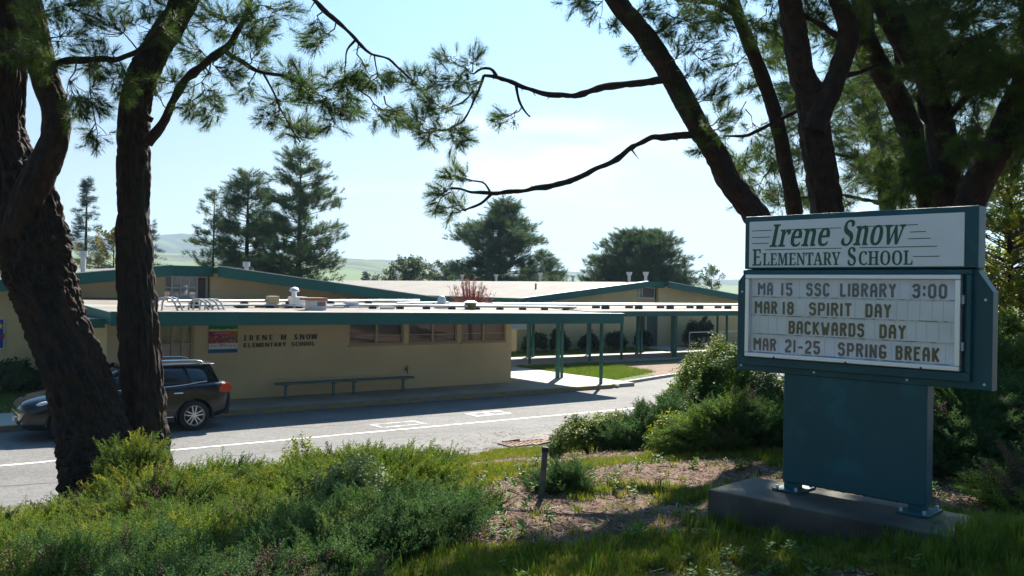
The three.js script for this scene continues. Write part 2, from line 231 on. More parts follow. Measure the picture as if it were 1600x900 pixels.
{ // far hills
  const woods = [0.014, 0.030, 0.026], meadow = [0.075, 0.125, 0.035], blue = [0.05, 0.075, 0.05];
  const hill = (profile, z0, z1, woodsAmt, name) => {
    const nx = 220, nz = 26, pos = [], col = [], idx = [];
    for (let j = 0; j <= nz; j++) for (let i = 0; i <= nx; i++) {
      const px = -500 + 2700 * i / nx, z = z0 + (z1 - z0) * j / nz; let py = profile[profile.length - 1][1];
      for (let k = 0; k + 1 < profile.length; k++) if (px >= profile[k][0] && px < profile[k + 1][0]) { const t = sst(profile[k][0], profile[k + 1][0], px); py = profile[k][1] + (profile[k + 1][1] - profile[k][1]) * t; }
      const X = (px - 800) / FOCAL * z1, top = at(px, py, z1).y + 6, r = Math.sin(Math.min(1, j / (nz - 4)) * Math.PI / 2);
      const y = -2 + (top + 2) * r * (0.86 + 0.28 * fbm(X * 0.004, z * 0.004, 3)) + (fbm(X * 0.02, z * 0.02, 2) - 0.47) * top * 0.16;
      pos.push(X, y, -z);
      const w = sst(0.50, 0.58, fbm(X * 0.008 + 3, z * 0.010, 9) + woodsAmt); col.push(...mix(meadow, woods, w));
    }
    for (let j = 0; j < nz; j++) for (let i = 0; i < nx; i++) { const a = j * (nx + 1) + i; idx.push(a, a + 1, a + nx + 1, a + 1, a + nx + 2, a + nx + 1); }
    const g = new THREE.BufferGeometry(); g.setAttribute('position', new THREE.Float32BufferAttribute(pos, 3)); g.setAttribute('color', new THREE.Float32BufferAttribute(col, 3)); g.setIndex(idx); g.computeVertexNormals();
    struct(name, g, M.hill ??= std({ vertexColors: true, roughness: 1 }));
  };
  hill([[-500, 350], [100, 368], [240, 392], [310, 376], [400, 400], [520, 412], [640, 415], [760, 432], [900, 432], [1000, 436], [1100, 444], [1180, 440], [2200, 430]], 1150, 1950, 0.17, 'hills');
  hill([[-500, 405], [250, 410], [420, 408], [600, 418], [700, 436], [900, 452], [1100, 455], [2200, 450]], 520, 950, -0.06, 'hills');
}

// ---------------------------------------------------------------- the school
const sansBold = await new FontLoader().loadAsync('fonts/droid/droid_sans_bold.typeface.json');
const serifBold = await new FontLoader().loadAsync('fonts/droid/droid_serif_bold.typeface.json');
// building frames: a group at (s, p) on the school axes; shapes are given in s, y, p
function building(name, label, s, p) {
  const g = thing(name, label, 'building', W(s, p, 0), TH);
  const L = (S, y, P) => V(S - s, y, -(P - p));
  const b = (s0, s1, y0, y1, p0, p1) => box(s0 - s, s1 - s, y0, y1, -(p0 - p), -(p1 - p));
  return { g, L, b, part: (n, geo, m, parent) => mesh(n, geo, m, parent ?? g), tilt: (s0, s1, p0, p1, bot, top) => hexa([L(s0, bot(s0, p0), p0), L(s1, bot(s1, p0), p0), L(s1, bot(s1, p1), p1), L(s0, bot(s0, p1), p1)], [L(s0, top(s0, p0), p0), L(s1, top(s1, p0), p0), L(s1, top(s1, p1), p1), L(s0, top(s0, p1), p1)]) };
}
const PW = 2.31; // front wall of the office
const roofY = (s, p) => 2.70 - 0.007 * (s + 2.4) + 0.028 * (p - 0.15);
const onRoof = (px, py) => { let y = 2.75, h; for (let i = 0; i < 6; i++) { h = levelHit(px, py, y); y = roofY(h.s, h.p); } return h; };
{
  const B = building('school_office', 'low beige stucco school office with flat gravel roof and deep teal fascia', 4.6, PW);
  const { part, b, L, tilt } = B, S0 = -2.0, S1 = 11.28, top = 2.62;
  // front wall with real openings: glazing by the entrance, three high windows
  const win = [[545, 631, 541], [638, 714, 537.5], [720.5, 790, 533.5]].map(([x0, x1, yb]) => { const a = wallHit(x0, yb, PW), c = wallHit(x1, yb, PW); return [a.s, c.s, a.y]; });
  const sill = (win[0][2] + win[1][2] + win[2][2]) / 3, g0 = wallHit(250, 560, PW).s, g1 = wallHit(303, 560, PW).s, hd = 2.42;
  const solid = [b(S0, g0, 0, top, PW, PW + 0.2), b(g1, win[0][0], 0, top, PW, PW + 0.2), b(win[0][0], win[2][1], 0, sill, PW, PW + 0.2), b(win[0][0], win[2][1], hd, top, PW, PW + 0.2), b(win[2][1], S1, 0, top, PW, PW + 0.2), b(g0, g1, hd, top, PW, PW + 0.2), b(win[0][1], win[1][0], sill, hd, PW, PW + 0.2), b(win[1][1], win[2][0], sill, hd, PW, PW + 0.2)];
  part('wall', [...solid, b(S1 - 0.2, S1, 0, top, PW + 0.2, 8.0), b(S0, S0 + 0.2, 0, top, PW + 0.2, 8.3), b(S0 + 0.2, S1 - 0.2, 0, top, 7.8, 8.0)], M.stucco);
  part('floor', b(S0 + 0.2, S1 - 0.2, 0, 0.1, PW + 0.2, 7.8), M.concrete);
  win.forEach(([a, c]) => {
    const w = part('window', [b(a, c, sill, sill + 0.05, PW + 0.03, PW + 0.12), b(a, c, hd - 0.05, hd, PW + 0.03, PW + 0.12), b(a, a + 0.05, sill + 0.05, hd - 0.05, PW + 0.03, PW + 0.12), b(c - 0.05, c, sill + 0.05, hd - 0.05, PW + 0.03, PW + 0.12)], M.trim);
    const m = (a + c) / 2; part('mullion', b(m - 0.04, m + 0.04, sill + 0.05, hd - 0.05, PW + 0.02, PW + 0.13), M.trim, w);
    for (const [x, z] of [[a + 0.05, m - 0.04], [m + 0.04, c - 0.05]]) { part('pane', b(x, z, sill + 0.05, hd - 0.05, PW + 0.07, PW + 0.076), M.glass, w); part('transom', b(x, z, sill + 0.28, sill + 0.305, PW + 0.045, PW + 0.066), M.trim, w); }
    part('blind', b(a, c, sill - 0.05, hd + 0.05, PW + 0.22, PW + 0.24), M.blind, w);
    part('sill', b(a - 0.03, c + 0.03, sill - 0.05, sill - 0.003, PW - 0.04, PW + 0.03), M.trim, w);
  });
  { // glazed entrance screen: timber frame with panes
    const w = part('glazed_screen', [0, 0.36, 0.68, 1].map((t) => { const s = g0 + (g1 - g0 - 0.07) * t; return b(s, s + 0.07, 0.12, hd, PW + 0.03, PW + 0.14); }).concat([b(g0, g1, 0.10, 0.2, PW + 0.04, PW + 0.13)]), M.trim);
    for (const [t0, t1] of [[0, 0.36], [0.36, 0.68], [0.68, 1]]) { const q = (t) => g0 + (g1 - g0 - 0.07) * t; for (const [y0, y1] of [[0.2, 1.05], [1.1, 1.72], [1.77, hd]]) part('pane', b(q(t0) + 0.07, q(t1), y0, y1, PW + 0.08, PW + 0.086), M.glass, w); for (const y of [1.05, 1.72]) part('rail', b(q(t0) + 0.07, q(t1), y, y + 0.05, PW + 0.05, PW + 0.12), M.trim, w); }
    part('blind', b(g0, g1, 0.2, hd, PW + 0.3, PW + 0.32), M.paleBlind, w);
  }
  // roof slab, gravel surface, fascia boards
  const A = -2.4, C = 14.2, P0 = -0.2, P1 = 8.33;
  part('roof', tilt(A, C, P0, P1, (s, p) => roofY(s, p) - 0.2, (s, p) => roofY(s, p)), M.gravel);
  const fb = (n, s0, s1, p0, p1, dn = 0.31) => part(n, tilt(s0, s1, p0, p1, (s) => roofY(s, 0.15) - dn, (s) => roofY(s, 0.15) + 0.025), M.teal);
  fb('fascia', A - 0.05, C + 0.05, P0 - 0.06, P0 - 0.004); 
  part('fascia', tilt(C + 0.003, C + 0.05, P0, P1, (s, p) => roofY(s, p) - 0.29, (s, p) => roofY(s, p) + 0.025), M.teal);
  part('fascia', tilt(A - 0.05, A - 0.003, P0, P1, (s, p) => roofY(s, p) - 0.29, (s, p) => roofY(s, p) + 0.025), M.teal);
  part('gravel_stop', tilt(A - 0.06, C + 0.06, P0 - 0.075, P0 + 0.05, (s) => roofY(s, 0.15) + 0.027, (s) => roofY(s, 0.15) + 0.045), M.galv);
  part('lower_canopy', tilt(-3.2, -2.46, 0.4, 8.33, (s, p) => 2.36 + 0.015 * p, (s, p) => 2.50 + 0.015 * p), M.gravel);
  part('fascia', tilt(-3.26, -2.46, 0.34, 0.396, () => 2.32, () => 2.54), M.teal); part('fascia', tilt(-3.26, -3.204, 0.4, 8.33, (s, p) => 2.33 + 0.015 * p, (s, p) => 2.55 + 0.015 * p), M.teal);
  const post = (s, p, y1 = 2.4, w = 0.05) => part('post', b(s - w, s + w, 0.12, y1, p - w, p + w), M.teal);
  post(-2.9, 0.75, 2.37); post(-2.9, 5, 2.4); for (const p of [2.75, 7.3]) { post(13.75, p, 2.45, 0.06); post(13.95, p, 2.2, 0.04); } post(13.9, 0.5, 2.39, 0.045);
  // wall lettering, one raised metal letter each
  const line = (text, x0, x1, py0, py1, h) => { const a = wallHit(x0, py0, PW - 0.02), c = wallHit(x1, py1, PW - 0.02), n = text.length - 1; [...text].forEach((ch, i) => { if (ch === ' ') return; const t = new TextGeometry(ch, { font: sansBold, size: h, depth: 0.025, curveSegments: 3 }); t.computeBoundingBox(); t.translate(-(t.boundingBox.max.x + t.boundingBox.min.x) / 2, 0, 0); const s = a.s + (c.s - a.s) * i / n, q = L(s, (a.y + c.y) / 2, PW - 0.004); t.translate(q.x, q.y, q.z); part('letter', uvm(t), M.letterBrown); }); };
  line('IRENE M SNOW', 383, 491, 532, 530, 0.155); line('ELEMENTARY SCHOOL', 383, 490, 543, 540, 0.125);
  for (const px of [466, 535, 640, 719]) { const q = wallHit(px, 580, PW).s; part('joint_strip', b(q - 0.006, q + 0.006, 0.13, px > 540 ? sill - 0.06 : 2.38, PW - 0.003, PW + 0.01), M.stucco); }
  { const q = wallHit(633, 577, PW); part('hose_tap', [cyl(L(q.s, q.y, PW), L(q.s, q.y, PW - 0.12), 0.022), cyl(L(q.s, q.y + 0.02, PW - 0.1), L(q.s + 0.02, q.y - 0.12, PW - 0.13), 0.02), new THREE.TorusGeometry(0.045, 0.012, 6, 12).translate(...L(q.s, q.y + 0.07, PW - 0.1).toArray())].map((g) => uvm(g)), M.black); }
  // things fixed on the roof
  const eq = (px, py) => { const h = onRoof(px, py); return [h.s, h.p, roofY(h.s, h.p), h.Z / FOCAL]; };
  const dome = (s, y, p, r) => { const q = L(s, y, p); return new THREE.LatheGeometry([[0, 0.9], [0.5, 0.8], [0.85, 0.5], [1, 0.1], [0.95, 0], [0, 0]].map(([x, z]) => new THREE.Vector2(x * r, z * r)), 18).translate(q.x, q.y, q.z); };
  { const [s, p, y, k] = eq(426, 477); part('roof_box', rbox(s - 4.6 - 8 * k, s - 4.6 + 8 * k, y - 0.02, y + 18 * k, PW - p - 0.15, PW - p + 0.15), M.beigeBox); }
  { const [s, p, y, k] = eq(466, 482); const v = part('roof_ventilator', rbox(s - 4.6 - 13 * k, s - 4.6 + 10 * k, y - 0.02, y + 17 * k, PW - p - 0.2, PW - p + 0.2), M.whitePaint); const q = L(s - 7 * k, y + 17 * k, p); part('flue', uvm(cyl(q, q.clone().add(V(0, 9 * k, 0)), 4 * k, 4 * k, 14)), M.whitePaint, v); part('cowl', uvm(dome(s - 7 * k, y + 25 * k, p, 8 * k)), M.galv, v); }
  { const [s, p, y, k] = eq(492, 486); const v = part('roof_ventilator', rbox(s - 4.6 - 12 * k, s - 4.6 + 14 * k, y - 0.02, y + 15 * k, PW - p - 0.22, PW - p + 0.22), M.whitePaint); part('rusted_lid', rbox(s - 4.6 - 20 * k, s - 4.6 + 16 * k, y + 15 * k + 0.002, y + 19 * k, PW - p - 0.27, PW - p + 0.27, 0.015), M.rust, v); part('vent_slot', box(s - 4.6 - 1 * k, s - 4.6 + 12 * k, y + 6 * k, y + 13 * k, PW - p + 0.2, PW - p + 0.226), M.louver, v); }
  { const [s, p, y, k] = eq(549, 482); part('roof_box', rbox(s - 4.6 - 11 * k, s - 4.6 + 11 * k, y - 0.02, y + 9 * k, PW - p - 0.12, PW - p + 0.12), M.ventGrey); }
  { const [s, p, y, k] = eq(690, 483), q = L(s, y - 0.02, p); const v = part('roof_ventilator', uvm(cyl(q, q.clone().add(V(0, 8 * k, 0)), 11.5 * k, 11.5 * k, 20)), M.ventGrey); part('cowl', [uvm(cyl(L(s, y + 7 * k, p), L(s, y + 15 * k, p), 7.5 * k, 6 * k, 18)), uvm(dome(s, y + 15 * k, p, 5.5 * k))], M.galv, v); }
  { const [s, p, y, k] = eq(735, 485), q = L(s, y - 0.02, p); const v = part('roof_ventilator', uvm(cyl(q, q.clone().add(V(0, 11 * k, 0)), 9 * k, 9 * k, 18)), M.olive); part('cap', [uvm(cyl(L(s, y + 11 * k, p), L(s, y + 14 * k, p), 11 * k, 5 * k, 18))], M.whitePaint, v); }
  // pipe runs on small sleepers
  const run = (x0, y0, x1, y1, r, lift, m, n = 0) => { const a = eq(x0, y0), c = eq(x1, y1); const pp = part('roof_pipe', uvm(cyl(L(a[0], a[2] + lift, a[1]), L(c[0], c[2] + lift, c[1]), r, r, 8)), m); for (let i = 0; i < n; i++) { const t = (i + 0.5) / n, s = a[0] + (c[0] - a[0]) * t, p = a[1] + (c[1] - a[1]) * t; part('sleeper', b(s - 0.09, s + 0.09, roofY(s, p) - 0.02, roofY(s, p) + lift - r * 0.8, p - 0.1, p + 0.1), M.black, pp); } };
  run(262, 478, 655, 478, 0.04, 0.2, M.galv, 6); run(300, 483, 640, 482, 0.03, 0.09, M.ventGrey, 8); run(258, 480, 470, 479, 0.03, 0.06, M.galv, 5); run(560, 484, 900, 486, 0.045, 0.11, M.whitePaint, 9); run(380, 480, 520, 484, 0.025, 0.07, M.whitePaint, 3); run(620, 476, 700, 477, 0.04, 0.12, M.whitePaint, 2);
  for (let i = 0; i < 6; i++) { // bent pipe hoops by the clerestory
    const [s, p, y, k] = eq([262, 270, 311, 318, 328, 336][i], 476), h = (i < 2 ? 20 : 16) * k * 1.0; const c = new THREE.CatmullRomCurve3([L(s - 0.28, y, p), L(s - 0.24, y + h * 0.8, p), L(s - 0.1, y + h, p), L(s + 0.1, y + h * 0.9, p), L(s + 0.26, y, p)]); part('pipe_hoop', uvm(new THREE.TubeGeometry(c, 14, 0.026, 6)), M.ventGrey);
  }
  for (let i = 0; i < 14; i++) { const [s, p, y] = eq(rr(330, 640), rr(478, 485)); part('roof_debris', b(s - rr(0.08, 0.3), s + rr(0.08, 0.3), y - 0.01, y + rr(0.03, 0.07), p - 0.06, p + 0.06), rnd() < 0.5 ? M.ventGrey : M.whitePaint); }
}
// two classroom wings: wide low gables with a recessed glazed bay under the ridge
function wing(label, ridge, P, half, peak, eave, back, spec) {
  const B = building('classroom_building', label, ridge, P), { part, b, L } = B, f0 = spec.bay[0], f1 = spec.bay[1], ov = 0.9, T = 0.33;
  const ry = (s) => s < f0 ? peak - (f0 - s) * (peak - eave) / (half + f0 - ridge) : s > f1 ? peak - (s - f1) * (peak - eave) / (ridge + half - f1) : peak;
  const slab = (s0, s1, p0, p1, dn, up) => hexa([L(s0, ry(s0) - dn, p0), L(s1, ry(s1) - dn, p0), L(s1, ry(s1) - dn, p1), L(s0, ry(s0) - dn, p1)], [L(s0, ry(s0) + up, p0), L(s1, ry(s1) + up, p0), L(s1, ry(s1) + up, p1), L(s0, ry(s0) + up, p1)]);
  const sl = ridge - half, sr = ridge + half, wl = (s0, s1, p0, y0 = 0) => hexa([L(s0, y0, p0), L(s1, y0, p0), L(s1, y0, p0 + 0.2), L(s0, y0, p0 + 0.2)], [L(s0, ry(s0) - 0.18, p0), L(s1, ry(s1) - 0.18, p0), L(s1, ry(s1) - 0.18, p0 + 0.2), L(s0, ry(s0) - 0.18, p0 + 0.2)]);
  const holes = (spec.holes ?? []).slice().sort((a, c) => a[0] - c[0]); let walls = [], cur = sl + 0.3;
  for (const [a, c, y0, y1] of holes) { walls.push(wl(cur, a, P), wl(a, c, P, y1)); if (y0 > 0.2) walls.push(b(a, c, 0, y0, P, P + 0.2)); cur = c; }
  const wo = holes.length && holes[holes.length - 1][1] > f0; if (!wo) { walls.push(wl(cur, f0, P)); cur = f1; walls.push(b(f0, f1, 0, spec.bayY, P + 0.25, P + 0.45)); }
  walls.push(wl(cur, sr - 0.3, P));
  part('wall', [...walls, b(sl + 0.3, sl + 0.5, 0, eave - 0.15, P + 0.2, P + back), b(sr - 0.5, sr - 0.3, 0, eave - 0.15, P + 0.2, P + back), b(sl + 0.5, sr - 0.5, 0, eave - 0.2, P + back - 0.2, P + back)], M.stucco);
  part('roof', [slab(sl, f0, P - ov + 0.06, P + back + 0.5, 0.18, 0), slab(f0, f1, P - ov + spec.set + 0.06, P + back + 0.5, 0.18, 0), slab(f1, sr, P - ov + 0.06, P + back + 0.5, 0.18, 0)], M.shingle);
  const fas = (s0, s1, p) => part('fascia', slab(s0, s1, p, p + 0.055, T, 0.03), M.teal); fas(sl, f0 + 0.02, P - ov); fas(f0 + 0.022, f1 - 0.022, P - ov + spec.set); fas(f1 - 0.02, sr, P - ov);
  part('drip_edge', [slab(sl, f0, P - ov - 0.02, P - ov + 0.1, -0.032, 0.055), slab(f1, sr, P - ov - 0.02, P - ov + 0.1, -0.032, 0.055)], M.galv);
  for (const s of [sl, sr]) part('fascia', b(s - (s === sl ? 0.055 : -0.004), s + (s === sl ? -0.004 : 0.055), eave - T, eave + 0.03, P - ov, P + back + 0.5), M.teal);
  // bay: glazing and a slatted louver
  const pb = P + 0.28, y0 = spec.bayY, y1 = peak - 0.3; 
  const fr = part('window', [b(f0, f0 + 0.07, y0, y1, pb, pb + 0.12), b(f1 - 0.07, f1, y0, y1, pb, pb + 0.12), b(f0 + 0.07, f1 - 0.07, y0, y0 + 0.06, pb, pb + 0.12), b(f0 + 0.07, f1 - 0.07, y1 - 0.06, y1, pb, pb + 0.12)], M.whitePaint);
  const gw = f0 + (f1 - f0) * spec.glass, n = spec.panes; for (let i = 0; i < n; i++) { const a = f0 + 0.07 + (gw - f0 - 0.07) * i / n, c = f0 + 0.07 + (gw - f0 - 0.07) * (i + 1) / n; part('pane', b(a, c - 0.05, y0 + 0.06, y1 - 0.06, pb + 0.05, pb + 0.056), M.glass, fr); part('mullion', b(c - 0.05, c, y0 + 0.06, y1 - 0.06, pb + 0.01, pb + 0.1), M.whitePaint, fr); part('transom', b(a, c - 0.05, (y0 + y1) / 2 - 0.02, (y0 + y1) / 2 + 0.02, pb + 0.02, pb + 0.045), M.whitePaint, fr); }
  part('blind', b(f0, gw, y0, y1, pb + 0.2, pb + 0.22), M.paleBlind, fr);
  const lv = part('louver', b(gw, f1 - 0.07, y0 + 0.06, y1 - 0.06, pb + 0.09, pb + 0.12), M.louver); const ns = 7; for (let i = 0; i < ns; i++) { const y = y0 + 0.08 + (y1 - y0 - 0.16) * i / ns; part('slat', hexa([L(gw, y, pb), L(f1 - 0.07, y, pb), L(f1 - 0.07, y + 0.03, pb + 0.085), L(gw, y + 0.03, pb + 0.085)], [L(gw, y + 0.03, pb), L(f1 - 0.07, y + 0.03, pb), L(f1 - 0.07, y + 0.1, pb + 0.085), L(gw, y + 0.1, pb + 0.085)]), M.louver, lv); }
  return { ...B, ry };
}
{
  const c0 = wallHit(269, 420, 7.5).s, c1 = wallHit(342, 420, 7.5).s, rid = (c0 + c1) / 2;
  const pk = (wallHit(342, 417, 7.5).y + wallHit(265, 416, 7.5).y) / 2, ev = wallHit(690, 467, 7.5);
  const wg = wing('beige gabled classroom wing with teal fascia rising behind the office roof pipes', rid, 8.4, ev.s - rid, pk, ev.y, 30, { bay: [c0, c1], bayY: 2.86, set: 0.5, glass: 0.78, panes: 4, holes: [] });
  for (const [px, q] of [[385, 14], [130, 12]]) { const h = wallHit(px, 420, q), y = wg.ry(h.s); const fl = wg.part('flue', uvm(cyl(wg.L(h.s, y - 0.1, q), wg.L(h.s, y + 0.55, q), 0.09, 0.09, 12)), M.whitePaint); wg.part('flue_cap', uvm(cyl(wg.L(h.s, y + 0.55, q), wg.L(h.s, y + 0.75, q), 0.15, 0.15, 12)), M.galv, fl); }
  const q0 = wallHit(-22, 545, 8.36), q1 = wallHit(6, 545, 8.36), yt = wallHit(3, 498, 8.36).y, yb = wallHit(3, 545, 8.36).y;
  const cv = document.createElement('canvas'); cv.width = 128; cv.height = 256; const x = cv.getContext('2d'); x.fillStyle = '#f2f2f2'; x.fillRect(0, 0, 128, 256); x.fillStyle = '#163f9c'; x.fillRect(6, 6, 116, 244); x.fillStyle = '#e9d34a'; x.beginPath(); for (let i = 0; i < 10; i++) { const r = i % 2 ? 13 : 34, a = i * Math.PI / 5 - Math.PI / 2; x.lineTo(96 + r * Math.cos(a), 62 + r * Math.sin(a)); } x.fill(); x.fillStyle = '#c8202e'; x.beginPath(); x.moveTo(128, 118); x.lineTo(96, 150); x.lineTo(128, 166); x.fill(); x.fillStyle = '#f2f2f2'; x.fillRect(20, 180, 70, 14);
  const t = new THREE.CanvasTexture(cv); t.colorSpace = THREE.SRGBColorSpace;
  const bd = thing('wall_board', 'blue painted board with yellow star on the gabled wing wall', 'board', W((q0.s + q1.s) / 2, 8.34, yb), TH); mesh('panel', new THREE.BoxGeometry(q1.s - q0.s, yt - yb, 0.03).translate(0, (yt - yb) / 2, 0), std({ map: t, roughness: 0.6 }), bd);
}
{
  const c0 = wallHit(1013, 441, 14.3).s, c1 = wallHit(1046, 441, 14.3).s, rid = (c0 + c1) / 2, pk = wallHit(1030, 441, 14.3).y, ev = wallHit(817, 467, 14.3);
  const d0 = wallHit(1008, 540, 15.2).s, d1 = wallHit(1046, 540, 15.2).s;
  const wg = wing('long beige classroom wing with broad shingled roof behind the covered walkway', rid, 15.2, rid - ev.s, pk, ev.y, 46, { bay: [c0, c1], bayY: 2.95, set: 0.35, glass: 0.42, panes: 2, holes: [] });
  // dark double door in a painted surround, standing just proud of the wall
  const dr = wg.part('door_frame', [wg.b(d0 - 0.1, d0, 0.1, 2.35, 15.1, 15.2), wg.b(d1, d1 + 0.1, 0.1, 2.35, 15.1, 15.2), wg.b(d0 - 0.1, d1 + 0.1, 2.352, 2.45, 15.1, 15.2)], M.trim); const dm = d0 + (d1 - d0) * 0.45;
  wg.part('door', wg.b(d0, dm - 0.02, 0.1, 2.35, 15.14, 15.19), M.darkDoor); wg.part('panel', wg.b(dm + 0.02, d1, 0.1, 2.35, 15.13, 15.19), M.trim);
  const w0 = wallHit(803, 512, 15.15), w1 = wallHit(826, 522, 15.15); const wn = wg.part('window', [wg.b(w0.s - 1.2, w1.s, 1.25, 1.31, 15.1, 15.2), wg.b(w0.s - 1.2, w1.s, 2.3, 2.36, 15.1, 15.2), wg.b(w1.s - 0.06, w1.s, 1.31, 2.3, 15.1, 15.2)], M.whitePaint); wg.part('pane', wg.b(w0.s - 1.2, w1.s - 0.06, 1.31, 2.3, 15.15, 15.16), M.glass, wn); wg.part('blind', wg.b(w0.s - 1.2, w1.s - 0.06, 1.31, 2.3, 15.18, 15.19), M.paleBlind, wn);
  // flues along the ridge
  for (const [px, tall] of [[622, 0.5], [722, 0.5], [775, 0.5], [844, 0.6], [895, 0.4], [983, 0.6], [1045, 0.6]]) {
    const k = ray(px, 440)[0]; let p = 15; // where the ridge line crosses this sight line
    { const f = (pp) => { const w = W(rid - 0.4, pp); return w.x / -w.z - k; }; let a = 15, c = 62; for (let i = 0; i < 40; i++) { p = (a + c) / 2; if (f(p) > 0) a = p; else c = p; } } p = Math.min(p, 60);
    const fl = wg.part('flue', uvm(cyl(wg.L(rid - 0.4, pk - 0.1, p), wg.L(rid - 0.4, pk + tall * 0.65, p), 0.09, 0.09, 10)), M.whitePaint); wg.part('flue_cap', uvm(cyl(wg.L(rid - 0.4, pk + tall * 0.65, p), wg.L(rid - 0.4, pk + tall, p), 0.13, 0.19, 10)), M.galv, fl);
  }
  { const h = wallHit(837, 458, 19); wg.part('vent_pipe', uvm(cyl(wg.L(h.s, 3.2, 19), wg.L(h.s, 3.75, 19), 0.05, 0.05, 8)), M.black); }
}
{ // covered walkway between the buildings
  const B = building('covered_walkway', 'long flat walkway canopy on slim teal posts before the classroom wing', 28, 9.6), { part, b, L, tilt } = B, yt = (s, p) => 2.42 + 0.035 * (p - 7.6);
  B.g.userData.category = 'canopy';
  part('roof', tilt(12.6, 46, 7.6, 12.4, (s, p) => yt(s, p) - 0.14, yt), M.gravel);
  part('fascia', tilt(12.55, 46, 7.54, 7.596, () => 2.2, () => 2.45), M.teal); part('fascia', tilt(12.55, 46, 12.404, 12.46, () => 2.36, () => 2.62), M.teal);
  const post = (s, p, w, y = 2.3) => part('post', b(s - w, s + w, 0.11, y, p - w, p + w), M.teal);
  for (const s of [16.6, 20.1, 22.1, 29.6, 33.4, 37]) post(s, 8.25, 0.045, 2.29); post(25.7, 8.25, 0.09, 2.29);
  for (const s of [15.4, 22.8, 28.9, 32.6, 36.2]) post(s, 11.5, 0.045, 2.4); for (const s of [19, 26.3]) { post(s, 11.5, 0.07, 2.4); post(s + 0.28, 11.5, 0.05, 2.4); }
  for (const [p, r, m] of [[9.6, 0.05, M.whitePaint], [10.3, 0.06, M.galv]]) { const pp = part('roof_pipe', uvm(cyl(L(14.6, yt(0, p) + 0.2, p), L(45.6, yt(0, p) + 0.2, p), r, r, 8)), m); for (let s = 15.5; s < 45; s += 2.25) part('sleeper', b(s - 0.18, s + 0.18, yt(0, p) - 0.01, yt(0, p) + 0.2 - r * 0.8, p - 0.1, p + 0.1), M.black, pp); }
}
{ // banner on the office wall
  const a = wallHit(326, 552, PW - 0.03), c = wallHit(371, 552, PW - 0.03), w = c.s - a.s, h = 0.82, cv = document.createElement('canvas'); cv.width = 256; cv.height = 256; const x = cv.getContext('2d');
  x.fillStyle = '#2c8a3e'; x.fillRect(0, 0, 256, 62); x.fillStyle = '#c9c79a'; x.beginPath(); x.moveTo(0, 52); for (let i = 0; i <= 16; i++) x.lineTo(i * 16, 40 + 12 * h3(i, 2, 5)); x.lineTo(256, 66); x.lineTo(0, 66); x.fill();
  const gr = x.createLinearGradient(0, 60, 256, 160); ['#7c1d5e', '#b32d4f', '#8a2a7a', '#c9622b', '#8d8f2e'].forEach((q, i) => gr.addColorStop(i / 4, q)); x.fillStyle = gr; x.fillRect(0, 64, 256, 106);
  for (let i = 0; i < 160; i++) { x.fillStyle = ['#d8913a', '#9c3474', '#a63a3a', '#4b4f9a', '#b9a63c'][i % 5] + '88'; x.beginPath(); x.arc(h3(i, 1, 1) * 256, 110 + h3(i, 2, 1) * 56, 4 + 9 * h3(i, 3, 1), 0, 7); x.fill(); }
  x.fillStyle = '#e0a03c'; x.fillRect(40, 76, 150, 9); x.fillStyle = '#d9576a'; x.fillRect(90, 92, 120, 8); x.fillStyle = '#dcdcd8'; x.fillRect(0, 170, 256, 52); x.fillStyle = '#444'; for (let i = 0; i < 9; i++) x.fillRect(18 + i * 25, 190, 9 + 8 * h3(i, 4, 1), 8); x.fillStyle = '#c0503c'; x.fillRect(90, 180, 60, 5); x.fillStyle = '#245f8c'; x.fillRect(0, 222, 256, 34);
  const t = new THREE.CanvasTexture(cv); t.colorSpace = THREE.SRGBColorSpace;
  const o = thing('banner', 'colourful printed banner hung on the office wall above the car', 'banner', W((a.s + c.s) / 2, PW - 0.02, a.y), TH); mesh('panel', new THREE.BoxGeometry(w, h, 0.02).translate(0, h / 2, 0), std({ map: t, roughness: 0.7 }), o);
}
{ // two benches against the wall
  const a = wallHit(432, 603, 1.75), m = wallHit(537, 598, 1.75), c = wallHit(645, 592, 1.75);
  [[a.s, m.s - 0.02, 'dark green slab bench by the wall, on the lettering side of its twin'], [m.s + 0.02, c.s, 'dark green slab bench by the wall, under the hose tap']].forEach(([s0, s1, lab]) => {
    const L = s1 - s0, g = thing('bench', lab, 'bench', W((s0 + s1) / 2, 1.78, 0.125), TH, 'benches by the office wall');
    mesh('seat', rbox(-L / 2, L / 2, 0.40, 0.455, -0.17, 0.17, 0.012), M.bench, g);
    for (const x of [-L * 0.36, L * 0.36]) { mesh('leg', [box(x - 0.035, x + 0.035, 0, 0.36, -0.03, 0.03), box(x - 0.04, x + 0.04, 0.36, 0.398, -0.14, 0.14), box(x - 0.05, x + 0.05, 0, 0.012, -0.1, 0.1)], M.bench, g); }
  });
}
{ // pipe handrail by the far entrance
  const g = thing('pipe_handrail', 'pale pipe handrail between the clipped shrub and walkway', 'handrail', W(33.2, 12.9, 0.07), TH); const A = V(-1.2, 0, 0);
  mesh('rail', uvm(cyl(V(-1.4, 0.95, 0), V(5, 0.95, 0), 0.035)), M.galv, g); for (const x of [-1.4, 1.8, 5]) mesh('post', uvm(cyl(V(x, 0, 0), V(x, 0.95, 0), 0.03)), M.galv, g);
}

